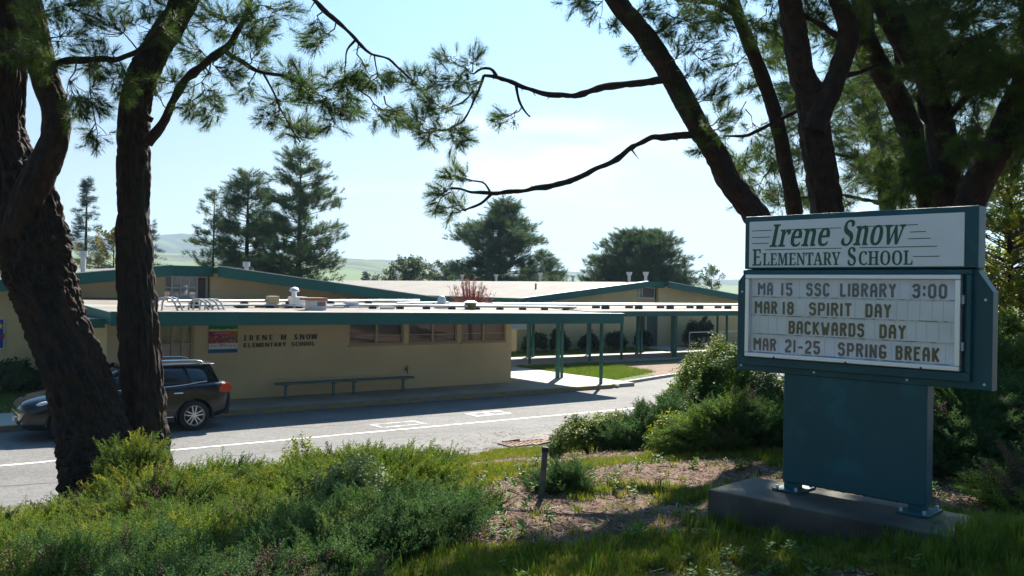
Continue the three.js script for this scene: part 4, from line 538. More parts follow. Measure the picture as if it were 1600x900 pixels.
// a limb through points with radii; bark = depth of the furrows (share of the radius)
function limbGeo(pts, radial, perMetre, bark, key = 0, tone = [1, 1, 1]) {
  const cv = new THREE.CatmullRomCurve3(pts.map((p) => p[0]), false, 'centripetal'), len = cv.getLength(), n = Math.max(3, Math.round(len * perMetre)), P = [], C = [], U = [], I = [];
  let nx = V(1, 0, 0.01); const seg = pts.length - 1;
  for (let i = 0; i <= n; i++) {
    const t = i / n, c = cv.getPoint(t), T = cv.getTangent(t); nx.addScaledVector(T, -nx.dot(T)).normalize(); const by = V().crossVectors(T, nx), f = Math.min(t * seg, seg - 1e-6), a = Math.floor(f), r = pts[a][1] + (pts[a + 1][1] - pts[a][1]) * (f - a), L = len * t;
    for (let j = 0; j <= radial; j++) {
      const an = j % radial / radial * Math.PI * 2, ca = Math.cos(an), sa = Math.sin(an); let k = 1;
      if (bark && r < 0.09) k += 0.5 * (noise(L * 7 + key, key) - 0.5) + 0.35 * (noise(L * 19 + key, 3) - 0.5) * (0.6 + 0.4 * ca);
      if (bark) { const q = 7.5 / Math.max(0.35, Math.min(1, 0.32 / r)), x = ca * r * q * 2 + key * 9, y = sa * r * q * 2, z = L * q * 0.42; const rd = 1 - Math.abs(2 * noise(x, y, z) - 1), r2 = 1 - Math.abs(2 * noise(x * 2.3 + 7, y * 2.3, z * 2.6) - 1); k += bark * (0.5 - rd * rd) + bark * 0.45 * (0.45 - r2) + 0.16 * (fbm(ca * 1.3 + key, sa * 1.3, L * 0.9) - 0.47); }
      P.push(c.x + (nx.x * ca + by.x * sa) * r * k, c.y + (nx.y * ca + by.y * sa) * r * k, c.z + (nx.z * ca + by.z * sa) * r * k);
      const w = fbm(ca * r * 6 + key, sa * r * 6, L * 2.2), rd = sst(0.42, 0.62, w), li = sst(0.56, 0.66, fbm(ca * r * 9, sa * r * 9 + key, L * 4 + 5)); let col = mix([0.62, 0.58, 0.58], [0.98, 0.74, 0.62], rd); col = mix(col, [1.1, 1.12, 1.05], li * 0.6); C.push(col[0] * tone[0], col[1] * tone[1], col[2] * tone[2]);
      U.push(j / radial * Math.max(1, Math.round(r * 6.28)), L);
    }
  }
  for (let i = 0; i < n; i++) for (let j = 0; j < radial; j++) { const a = i * (radial + 1) + j, b = a + radial + 1; I.push(a, a + 1, b, a + 1, b + 1, b); }
  const g = new THREE.BufferGeometry(); g.setAttribute('position', new THREE.Float32BufferAttribute(P, 3)); g.setAttribute('color', new THREE.Float32BufferAttribute(C, 3)); g.setAttribute('uv', new THREE.Float32BufferAttribute(U, 2)); g.setIndex(I); g.computeVertexNormals();
  const N = g.attributes.normal, v = V(); for (let i = 0; i <= n; i++) { const a = i * (radial + 1), b = a + radial; v.fromBufferAttribute(N, a).add(V().fromBufferAttribute(N, b)).normalize(); N.setXYZ(a, v.x, v.y, v.z); N.setXYZ(b, v.x, v.y, v.z); } return g;
}
const path = (list, z) => list.map(([px, py, w, zz]) => [at(px, py, zz ?? z), w * (zz ?? z) / FOCAL / 2]);
// a pine drawn limb by limb; needles gather in clusters fed by thin twigs
class Pine {
  constructor(label, z, group) { this.z = z; this.label = label; this.grp = group; this.limbs = []; this.tw = []; this.L = new Leaves(tufts, M.needle); }
  trunk(list, radial = 64, per = 26, bark = 0.16, key = 1) { const p = path(list, this.z); this.g ??= thing('pine_tree', this.label, 'tree', V(p[0][0].x, bankHeight(p[0][0].x, -p[0][0].z), p[0][0].z), 0, this.grp); this.put('trunk', limbGeo(p, radial, per, bark, key)); return this; }
  put(name, geo) { geo.translate(-this.g.position.x, -this.g.position.y, -this.g.position.z); mesh(name, geo, M.bark, this.g); }
  limb(list, z = this.z, bark = 0.10, radial = 14, per = 18) {
    let p = path(list, z); if (p[0][1] < 0.09) { const o = [p[0]]; for (let i = 0; i + 1 < p.length; i++) { const L = p[i][0].distanceTo(p[i + 1][0]), m = Math.max(1, Math.round(L / 0.16)); for (let k = 1; k <= m; k++) { const t = k / m, j = k === m ? 0.006 : 0.018; o.push([p[i][0].clone().lerp(p[i + 1][0], t).add(ball(j)), p[i][1] + (p[i + 1][1] - p[i][1]) * t]); } } p = o;
      for (const [c, r] of p) if (r > 0.012 && rnd() < 0.3) { const e = c.clone().add(V(rr(-0.1, 0.1), rr(-0.12, 0.1), rr(-0.1, 0.1)).multiplyScalar(rr(0.4, 1.6))); this.tw.push(cyl(c, e, r * 0.35, 0.003, 5, true)); } }
    this.put('limb', limbGeo(p, radial, per, bark, list[0][0] * 0.01)); return this; }
  cluster(px, py, r, n, anchor, z = this.z, col = NEEDLE, k = 1) { n = Math.round(n * 1.35); // r in picture points at that depth
    const c = at(px, py, z), R = r * z / FOCAL, a = anchor ? at(anchor[0], anchor[1], anchor[2] ?? z) : c.clone().add(V(rr(-0.3, 0.3), 0.35, rr(-0.3, 0.3)));
    const hub = a.clone().lerp(c, 0.6).add(ball(R * 0.2)); this.twig(a, hub, 0.011, 0.007);
    for (let i = 0; i < n;) { const node = c.clone().add(ball(R * 0.75, 0.75)); this.twig(hub, node, 0.006, 0.004); const m = 2 + Math.floor(rnd() * 3); for (let q = 0; q < m && i < n; q++, i++) { const p = node.clone().add(ball(Math.min(R * 0.55, 0.28), 0.8)), d = p.clone().sub(hub).normalize().add(V(0, 0.35, 0)).add(ball(0.5)); this.twig(node, p, 0.0035, 0.0025); this.L.add(p, d, k * rr(0.8, 1.15), tint(col, 0.35)); } } return this;
  }
  twig(a, b, r0, r1) { const m = a.clone().lerp(b, 0.5).add(V(rr(-0.05, 0.05), -0.06 * a.distanceTo(b), rr(-0.05, 0.05))); for (const [p, q, s, t] of [[a, m, r0, (r0 + r1) / 2], [m, b, (r0 + r1) / 2, r1]]) if (p.distanceTo(q) > 0.01) this.tw.push(cyl(p, q, s, t, 4, true)); }
  region(x0, y0, x1, y1, n, r, m, zs, col, k) { for (let i = 0; i < n; i++) this.cluster(rr(x0, x1), rr(y0, y1), r * rr(0.7, 1.3), Math.round(m * rr(0.7, 1.3)), null, rr(zs[0], zs[1]), col, k); return this; }
  done() { const p = this.g.position; if (this.tw.length) { const t = mergeGeometries(this.tw); t.translate(-p.x, -p.y, -p.z); mesh('twigs', t, M.twig, this.g).userData.kind = 'stuff'; } this.L.m.forEach((a) => a.forEach((q) => { q.elements[12] -= p.x; q.elements[13] -= p.y; q.elements[14] -= p.z; })); this.L.hang(this.g, 'needles'); return this; }
}
const NEEDLE = [0.088, 0.15, 0.024], LIT = NEEDLE, DARK = NEEDLE;
{ // the leaning double-stemmed giant and its straight neighbour
  const t = new Pine('massive leaning pine with forked trunk standing in front of the car', 12.2);
  t.trunk([[176, 800, 140], [154, 720, 116], [140, 660, 100], [120, 590, 92], [88, 510, 86], [64, 430, 98], [52, 370, 102], [38, 310, 94], [18, 262, 76], [2, 200, 64], [4, 110, 66], [0, 0, 68], [-8, -160, 60], [-40, -420, 40]], 160, 50, 0.19, 1);
  t.limb([[22, 372, 40], [40, 318, 48], [66, 264, 48], [86, 212, 42], [86, 170, 40], [72, 128, 42], [60, 80, 44], [46, 20, 44], [30, -80, 36], [60, -220, 26]], 11.9, 0.14, 60, 26);
  t.limb([[-20, -40, 30], [60, -120, 22], [180, -170, 14], [300, -190, 8]], 11.6); t.limb([[66, 112, 13], [90, 98, 12], [130, 94, 11], [180, 93, 9], [215, 80, 7], [245, 52, 5]], 11.6);
  for (const [x, y, r, n, a] of [[100, 50, 45, 26, [70, 60]], [150, 100, 40, 26, [150, 94]], [110, 150, 34, 16, [120, 95]], [175, 40, 42, 24, [215, 78]], [190, 130, 36, 20, [185, 93]], [130, 10, 44, 26, [60, 20]], [70, 20, 40, 20, [50, 20]], [145, 165, 26, 11, [140, 96]], [150, 212, 22, 10, [143, 160]], [125, 180, 20, 8, [120, 140]], [60, 95, 40, 18, [62, 90]], [20, 90, 46, 22, [30, 60]], [240, 45, 36, 18, [240, 55]]]) t.cluster(x, y, r, n, a, rr(11.2, 11.9), rnd() < 0.3 ? LIT : NEEDLE);
  t.region(-350, -420, 260, -20, 30, 75, 40, [10.4, 14.5], NEEDLE); t.done();
  const u = new Pine('straight dark barked pine standing close beside the leaning giant', 12.8);
  u.trunk([[240, 790, 76], [231, 700, 66], [224, 620, 63], [217, 520, 60], [212, 420, 54], [209, 320, 50], [209, 230, 48], [211, 165, 46], [226, 110, 44], [252, 62, 43], [284, 10, 40], [330, -90, 34], [350, -260, 24]], 120, 50, 0.20, 5);
  u.limb([[230, 224, 16], [250, 200, 15], [270, 160, 14], [292, 122, 13], [330, 92, 12], [358, 70, 10], [386, 20, 8], [400, -30, 6]], 12.6, 0.1); u.limb([[350, 78, 8], [378, 96, 7], [405, 112, 6], [445, 119, 5], [480, 135, 3]], 12.4, 0.05); u.limb([[410, 112, 4], [430, 150, 3], [452, 195, 2.5], [470, 222, 2]], 12.4, 0.05); u.limb([[232, 190, 9], [236, 180, 10], [228, 186, 8]], 12.5);
  u.limb([[430, -60, 12, 11], [480, -12, 9, 11], [520, 28, 7, 11], [555, 60, 6, 11], [580, 84, 5, 11], [606, 92, 4, 11], [640, 122, 3, 11]], 11, 0.05); u.limb([[556, 62, 4, 11], [542, 78, 3, 11], [540, 100, 2, 11]], 11, 0.02);
  for (const [x, y, r, n, a, z] of [[270, 25, 42, 26, [285, 5]], [330, 25, 44, 30, [380, 25]], [375, 45, 36, 22, [370, 50]], [300, 75, 36, 20, [330, 92]], [345, 105, 36, 20, [335, 95]], [315, 150, 34, 18, [330, 95]], [295, 170, 26, 12, [320, 140]], [330, 180, 24, 9, [335, 140]], [260, 120, 26, 10, [285, 130]], [240, 150, 20, 7, [262, 170]], [395, 85, 30, 14, [390, 100]], [405, 30, 34, 18, [390, 20]], [430, 20, 30, 14, [395, 5]], [380, 140, 22, 8, [400, 112]], [415, 55, 22, 10, [390, 60]], [460, 120, 34, 20, [445, 119]], [490, 140, 36, 22, [465, 128]], [440, 165, 28, 14, [430, 150]], [460, 200, 28, 15, [452, 195]], [480, 215, 24, 10, [465, 210]], [420, 185, 22, 8, [440, 170]], [520, 165, 34, 18, [480, 135]], [540, 130, 36, 20, [540, 100]], [550, 165, 26, 12, [540, 110]], [565, 115, 26, 12, [560, 70]], [500, 60, 26, 9, [525, 35]], [492, 40, 18, 6, [505, 18]], [590, 130, 22, 9, [585, 88]], [630, 115, 20, 9, [620, 105]], [655, 130, 22, 10, [640, 122]], [600, 175, 22, 9, [560, 140]], [626, 190, 20, 9, [600, 150]], [525, 195, 20, 6, [520, 160]]]) u.cluster(x, y, r, n, a, z ?? (x > 480 ? rr(10.8, 11.4) : rr(11.9, 12.9)), rnd() < 0.38 ? LIT : NEEDLE);
  u.region(150, -430, 560, -30, 24, 75, 40, [10.6, 15], NEEDLE); u.done();
}
{ // the stand behind the sign
  const a = new Pine('slender pine leaning over the road with two long bare limbs', 13);
  a.trunk([[1290, 700, 46], [1252, 520, 44], [1212, 390, 42], [1180, 335, 40], [1138, 280, 38], [1118, 240, 36], [1094, 202, 35], [1052, 126, 34], [1014, 66, 33], [962, 0, 30], [900, -90, 26], [850, -200, 18]], 48, 22, 0.15, 9);
  a.limb([[1046, 124, 12], [1000, 130, 11], [960, 134, 11], [925, 142, 11], [895, 150, 10], [860, 148, 9], [830, 140, 8], [800, 128, 7], [772, 120, 6], [756, 118, 5]], 12.8, 0.16); a.limb([[1090, 210, 11], [1050, 213, 11], [1020, 214, 10], [985, 232, 11], [950, 256, 10], [915, 272, 9], [870, 288, 9], [820, 298, 8], [775, 302, 7], [735, 300, 5], [704, 294, 5]], 12.8, 0.16);
  a.limb([[776, 120, 6], [768, 108, 5], [752, 108, 4], [738, 115, 3], [726, 105, 3]], 12.8, 0.05); a.limb([[756, 118, 4.5], [748, 140, 4], [736, 168, 3.6], [722, 190, 3.2], [698, 203, 3], [668, 207, 2.4]], 12.8, 0.05); a.limb([[806, 132, 5], [812, 160, 4], [822, 176, 3.5], [828, 182, 3]], 12.8, 0.05); a.limb([[740, 140, 3], [722, 160, 2.4], [690, 172, 2]], 12.8, 0.03); a.limb([[768, 303, 5], [752, 318, 4.4], [728, 328, 3.6]], 12.8, 0.05); a.limb([[766, 300, 3.4], [756, 286, 3], [738, 282, 2.4], [712, 276, 2]], 12.8, 0.03);
  for (const [x, y, r, n, q] of [[734, 92, 24, 12, [738, 112]], [700, 95, 20, 8, [728, 106]], [716, 122, 20, 8, [730, 116]], [688, 128, 20, 8, [722, 120]], [672, 130, 18, 7, [700, 122]], [725, 130, 16, 6, [745, 125]], [690, 170, 24, 11, [700, 168]], [668, 160, 18, 7, [690, 168]], [655, 185, 22, 10, [672, 206]], [665, 210, 22, 10, [680, 206]], [700, 200, 22, 10, [705, 202]], [720, 215, 18, 8, [712, 200]], [712, 228, 15, 5, [705, 205]], [735, 150, 14, 4, [745, 142]], [650, 205, 18, 7, [668, 207]], [640, 178, 18, 6, [665, 190]], [795, 180, 15, 5, [815, 168]], [780, 192, 14, 5, [808, 172]], [710, 272, 20, 10, [712, 276]], [728, 282, 16, 7, [738, 282]], [690, 300, 18, 8, [704, 294]], [705, 318, 18, 8, [728, 328]], [722, 330, 14, 5, [735, 325]], [678, 322, 14, 5, [704, 300]], [698, 335, 12, 4, [722, 328]],
    [890, 5, 26, 10, [930, -30]], [930, 15, 26, 11, [950, -10]], [955, 40, 18, 6, [972, 20]], [995, 75, 16, 7, [1010, 65]], [1010, 20, 30, 14, [980, 20]], [1045, 45, 34, 20, [1010, 60]], [1085, 30, 36, 22, [1040, 20]], [1060, 85, 28, 14, [1040, 100]], [1090, 70, 30, 14, [1060, 70]], [1100, 100, 24, 10, [1080, 80]], [1075, 118, 20, 8, [1060, 130]], [1080, 155, 20, 8, [1070, 160]], [1110, 150, 26, 12, [1085, 165]], [1130, 180, 24, 10, [1100, 200]], [1090, 235, 16, 6, [1108, 222]], [1120, 205, 20, 8, [1104, 212]]]) a.cluster(x, y, r, n, q, rr(12.4, 13.2), rnd() < 0.35 ? LIT : NEEDLE);
  a.region(820, -330, 1150, -20, 18, 60, 30, [11, 15], NEEDLE); a.done();
  const b = new Pine('thin straight pine between the leaning one and the forked one', 15);
  b.trunk([[1262, 670, 30], [1252, 480, 27], [1242, 335, 25], [1229, 264, 23], [1210, 175, 22], [1175, 78, 21], [1152, 20, 20], [1130, -60, 17], [1120, -200, 12]], 36, 18, 0.16, 13); b.limb([[1152, 25, 9], [1120, 5, 8], [1060, -2, 7], [1000, -14, 5]], 15, 0.08); b.limb([[1248, 172, 6], [1200, 196, 5], [1166, 212, 5], [1130, 212, 3]], 14.6, 0.08);
  for (const [x, y, r, n] of [[1120, 30, 34, 22], [1160, 60, 30, 16], [1140, 110, 30, 14], [1190, 40, 34, 22], [1170, 150, 26, 12], [1150, 195, 22, 10], [1185, 205, 22, 8], [1130, 235, 22, 9], [1160, 262, 24, 10], [1180, 300, 22, 9], [1200, 100, 30, 16], [1215, 40, 30, 16], [1140, 10, 36, 20], [1080, 5, 36, 20]]) b.cluster(x, y, r, n, null, rr(14, 16), rnd() < 0.45 ? LIT : NEEDLE);
  b.region(1050, -330, 1300, -10, 18, 60, 30, [13, 17], NEEDLE); b.done();
  const c = new Pine('stout pine forking into a straight and a curved limb behind the sign', 13.6);
  c.trunk([[1312, 690, 62], [1304, 480, 54], [1294, 335, 50], [1282, 262, 48], [1273, 205, 48], [1266, 150, 44], [1252, 112, 38], [1243, 58, 38], [1234, 0, 36], [1225, -100, 30], [1230, -260, 20]], 64, 24, 0.15, 17); c.limb([[1272, 205, 34], [1286, 164, 34], [1300, 138, 33], [1314, 100, 32], [1326, 60, 32], [1320, 24, 30], [1308, -6, 28], [1310, -90, 22], [1340, -220, 14]], 13.4, 0.14, 44, 22);
  c.limb([[1314, 60, 9], [1285, 40, 8], [1250, 20, 6]], 13.6, 0.08); c.limb([[1318, 118, 8], [1345, 112, 7], [1375, 100, 5]], 13.6, 0.08);
  c.region(1200, -330, 1420, -10, 28, 62, 34, [12, 16], NEEDLE); for (const [x, y, r, n] of [[1290, 10, 34, 18], [1285, 50, 28, 12], [1350, 40, 34, 20], [1265, 20, 26, 12], [1220, 15, 30, 14], [1345, 95, 26, 12], [1300, 70, 24, 9]]) c.cluster(x, y, r, n, null, rr(13.8, 15), NEEDLE); c.done();
  const d = new Pine('pine with a bowed trunk half lost in dark needles', 15.5);
  d.trunk([[1470, 650, 46], [1462, 420, 42], [1452, 290, 40], [1440, 233, 38], [1420, 195, 37], [1398, 145, 36], [1381, 117, 36], [1362, 85, 35], [1350, 50, 33], [1348, -60, 27], [1370, -200, 18]], 40, 18, 0.15, 21); d.limb([[1400, 150, 12], [1404, 110, 10], [1400, 80, 8]], 15.3, 0.1);
  d.region(1330, -300, 1500, 20, 26, 60, 34, [14, 17], DARK); d.region(1330, 120, 1440, 300, 14, 34, 16, [15.8, 18], LIT); d.done();
  const e = new Pine('tall rough pine rising through the densest dark foliage', 14);
  e.trunk([[1500, 680, 60], [1490, 450, 52], [1480, 311, 46], [1468, 195, 42], [1448, 117, 40], [1410, 58, 38], [1378, 0, 36], [1340, -100, 28], [1330, -240, 18]], 52, 20, 0.15, 25); e.limb([[1470, 215, 10], [1440, 180, 8], [1432, 150, 6]], 14, 0.1); e.limb([[1470, 200, 12], [1510, 150, 10], [1570, 120, 8], [1640, 110, 5]], 13.8, 0.1); e.limb([[1450, 120, 14], [1500, 70, 12], [1570, 40, 9]], 13.6, 0.1);
  e.region(1430, -20, 1640, 130, 25, 40, 34, [12, 14.8], DARK); e.region(1470, 110, 1640, 260, 18, 36, 30, [12, 15], DARK); e.region(1400, -320, 1700, -10, 16, 66, 34, [11, 16], DARK); e.region(1380, 200, 1520, 320, 22, 30, 20, [14, 16.5], DARK); e.region(1400, 20, 1470, 120, 12, 28, 16, [14.4, 16], NEEDLE); e.done();
  const f = new Pine('pine trunk leaning out towards the leafy green tree', 13.2);
  f.trunk([[1488, 680, 56], [1494, 480, 50], [1504, 360, 48], [1520, 305, 46], [1556, 233, 44], [1584, 167, 42], [1625, 80, 38], [1660, -60, 28]], 48, 20, 0.15, 29); f.region(1520, 60, 1700, 250, 15, 38, 28, [12.2, 14], DARK); f.region(1560, -250, 1800, 40, 16, 66, 32, [11, 14], DARK); f.region(1380, 250, 1500, 335, 12, 26, 16, [13.5, 15], DARK); f.done();
  const h = new Pine('paler sunlit pine farther back between the trunks', 24, undefined);
  h.L = new Leaves(midTufts, M.needle); h.trunk([[1400, 560, 30], [1388, 330, 26], [1372, 230, 22], [1352, 120, 20], [1345, 0, 15], [1350, -120, 8]], 24, 10, 0.12, 33); h.limb([[1385, 290, 9], [1340, 250, 7], [1290, 235, 5], [1220, 240, 3]], 24, 0.05); h.limb([[1380, 250, 9], [1420, 205, 6], [1460, 190, 4]], 24, 0.05); h.limb([[1360, 160, 8], [1310, 130, 6], [1250, 130, 4]], 24, 0.05); h.limb([[1388, 320, 7], [1320, 305, 5], [1240, 310, 3]], 24, 0.05);
  h.region(1195, 30, 1450, 330, 80, 24, 15, [21.5, 26.5], NEEDLE, 1.3); h.region(1340, 0, 1560, 330, 50, 26, 18, [22, 27], NEEDLE, 1.3); h.region(1150, 220, 1260, 330, 16, 20, 10, [22, 26], LIT, 1.2); h.done();
}

// ---------------------------------------------------------------- trees beyond the school
function farTree(name, label, px, pyTop, z, o) { // crown by branches round a trunk; o.w(t) half width in picture points, t from crown foot to top
  const k = z / FOCAL, top = at(px, pyTop, z), X = top.x, base = V(X, 0, -z), g = thing(name, label, 'tree', base, 0, o.group), Hh = top.y, y0 = o.foot ?? 1, lean = o.lean ?? 0;
  const tr = [V(0, -0.2, 0), V(lean * 0.3, Hh * 0.35, 0.1), V(lean * 0.7, Hh * 0.7, 0), V(lean, Hh * 0.97, 0)].map((p, i) => [p, [0.02, 0.016, 0.009, 0.002][i] * Hh * (o.thick ?? 1)]); mesh('trunk', limbGeo(tr, 10, 1.2, 0.06, px), M.bark, g);
  const L = new Leaves(o.geos ?? farTufts, o.mat ?? M.needle), br = [];
  for (let i = 0; i < o.n; i++) {
    const t = o.bias ? rnd() ** o.bias : rnd(), a = rnd() * 6.283, y = y0 + (Hh - y0) * t, c = V(lean * y / Hh, y, 0), R = o.w(t) * k * rr(0.45, 1.08) * (1 + 0.35 * (fbm(Math.cos(a) * 1.5 + px, t * 5, Math.sin(a) * 1.5) - 0.47) * 2), dir = V(Math.cos(a), o.rise ?? 0.25, Math.sin(a)), e = c.clone().addScaledVector(dir, R).add(V(0, -(o.droop ?? 0.05) * R * R, 0));
    br.push(cyl(c, e, 0.012 * (1 - t * 0.6) * Math.sqrt(R) * 2.2 * (o.thick ?? 1), 0.012, 4, true)); const m = Math.max(2, Math.round(R * (o.per ?? 3)));
    for (let q = 0; q < m; q++) { const f = (o.inner ?? 0.35) + (1 - (o.inner ?? 0.35)) * Math.sqrt((q + rnd()) / m), p = c.clone().lerp(e, f).add(ball(o.fluff ?? 0.35, o.flat ?? 0.6)); L.add(p, dir.clone().add(V(0, 0.3, 0)).add(ball(0.7)), (o.k ?? 1) * rr(0.75, 1.2), tint(o.cols[Math.floor(rnd() * o.cols.length)])); }
  }
  const bm = mesh('branches', mergeGeometries(br), M.twig, g); bm.userData.kind = 'stuff'; L.hang(g, 'crown'); return g;
}
const FG = 'trees beyond the school roofs';
const pineCols = [[0.075, 0.135, 0.042], [0.085, 0.145, 0.040], [0.065, 0.12, 0.044]];
farTree('conifer_tree', 'tall feathery pine with open branches, tallest over the gabled wing', 470, 238, 58, { n: 240, foot: 1.5, w: (t) => 92 * Math.sqrt(Math.max(0, 1 - t)) * (0.55 + 0.45 * Math.min(1, t * 4)) + 4, rise: 0.35, per: 5, fluff: 0.45, cols: pineCols, group: FG });
farTree('conifer_tree', 'dark bushy pine between the tallest one and the thin one', 388, 268, 60, { n: 230, foot: 1.5, w: (t) => 78 * (1 - t) ** 0.6 * (0.6 + 0.4 * Math.min(1, t * 4)) + 6, rise: 0.3, per: 5.5, fluff: 0.45, cols: pineCols, group: FG });
farTree('conifer_tree', 'thin see-through pine nearest the clerestory windows', 335, 300, 60, { n: 90, foot: 2.5, w: (t) => 42 * (1 - t) ** 0.5 + 4, rise: 0.3, per: 3, thick: 0.7, cols: pineCols, group: FG });
farTree('cedar_tree', 'spire shaped blue cedar with drooping tiers behind the gabled wing', 136, 280, 62, { n: 170, foot: 2, w: (t) => 66 * (1 - t) ** 1.1 + 1, rise: -0.05, droop: 0.08, per: 2.4, fluff: 0.14, flat: 0.4, k: 0.9, thick: 0.7, cols: [[0.06, 0.10, 0.085], [0.075, 0.12, 0.09]], group: FG });
farTree('cedar_tree', 'shorter blue cedar, smaller of the two spire shaped cedars', 236, 345, 66, { n: 70, foot: 2, w: (t) => 50 * (1 - t) ** 1.1 + 1, rise: -0.05, droop: 0.08, per: 2.2, fluff: 0.14, flat: 0.4, k: 0.9, thick: 0.7, cols: [[0.06, 0.10, 0.085]], group: FG });
const leafFar = { geos: bigLeafy, mat: M.leaf, rise: 0.5, fluff: 0.5, flat: 0.8 };
farTree('yellow_tree', 'thin tree with yellow spring leaves beside the spire shaped cedar', 178, 372, 55, { ...leafFar, n: 70, foot: 1.5, w: (t) => 46 * Math.sin(Math.PI * (0.2 + 0.75 * t)), per: 1.2, k: 0.8, cols: [[0.26, 0.20, 0.03], [0.20, 0.18, 0.035], [0.14, 0.15, 0.04]], group: FG });
farTree('yellow_tree', 'yellow green tree beyond the wall with the blue board', 0, 390, 55, { ...leafFar, n: 70, foot: 1.5, w: (t) => 46 * Math.sin(Math.PI * (0.2 + 0.75 * t)), per: 1.4, k: 0.8, cols: [[0.22, 0.20, 0.03], [0.12, 0.15, 0.04]], group: FG });
farTree('conifer_tree', 'broad irregular pine with layered crown above the shingled roof', 775, 316, 84, { n: 330, foot: 3.0, lean: 0.8, w: (t) => 122 * (1 - t) ** 0.55 * (0.75 + 0.35 * Math.sin(t * 13)) + 4, rise: 0.3, per: 3.4, k: 1.3, fluff: 0.6, cols: pineCols, group: FG });
farTree('conifer_tree', 'low dark pine beside the broad irregular one', 850, 398, 88, { n: 150, foot: 2.5, w: (t) => 42 * (1 - t) ** 0.5 + 4, rise: 0.3, per: 2.6, k: 1.25, cols: pineCols, group: FG });
farTree('conifer_tree', 'dense dome shaped dark pine over the gable peak of the long wing', 1003, 366, 84, { n: 460, foot: 2.2, w: (t) => 88 * Math.sqrt(Math.max(0, 1 - t * t)) * (0.8 + 0.2 * Math.min(1, t * 5)), rise: 0.4, per: 3.4, k: 1.25, fluff: 0.5, cols: [[0.06, 0.115, 0.032], [0.07, 0.125, 0.032]], group: FG });
farTree('small_tree', 'rounded light green tree low behind the shingled roof', 640, 414, 92, { ...leafFar, n: 90, foot: 1.5, w: (t) => 50 * Math.sqrt(Math.max(0, 1 - t * t)), per: 1.8, k: 1.1, cols: [[0.10, 0.14, 0.03], [0.07, 0.11, 0.03]], group: FG });
farTree('small_tree', 'dark scrubby tree filling in beside the rounded light one', 705, 418, 96, { ...leafFar, n: 70, foot: 1.5, w: (t) => 40 * Math.sqrt(Math.max(0, 1 - t * t)), per: 1.8, k: 1.1, cols: [[0.05, 0.08, 0.03]], group: FG });
farTree('small_tree', 'small palm-like tree behind the far gable slope', 1112, 424, 95, { ...leafFar, n: 26, foot: 3, w: (t) => 16, per: 1.4, k: 0.9, cols: [[0.12, 0.16, 0.05]], group: FG });
farTree('small_tree', 'tiny dark tree on the slope between gable and hills', 577, 432, 150, { ...leafFar, n: 40, foot: 1, w: (t) => 17 * Math.sqrt(Math.max(0, 1 - t * t)), per: 1.2, k: 1.3, cols: [[0.04, 0.06, 0.04]], group: FG });
// sunlit leafy tree past the end of the sign
farTree('leafy_tree', 'bright yellow green leafy tree beyond the end of the sign', 1580, 262, 25, { geos: treeLeafy, mat: M.leaf, n: 230, foot: 2.6, w: (t) => 92 * Math.sin(Math.PI * Math.min(1, 0.2 + 0.78 * t)), rise: 0.5, per: 6, fluff: 0.32, inner: 0.25, k: 1, cols: [[0.22, 0.27, 0.015], [0.28, 0.30, 0.02], [0.14, 0.20, 0.018]] });

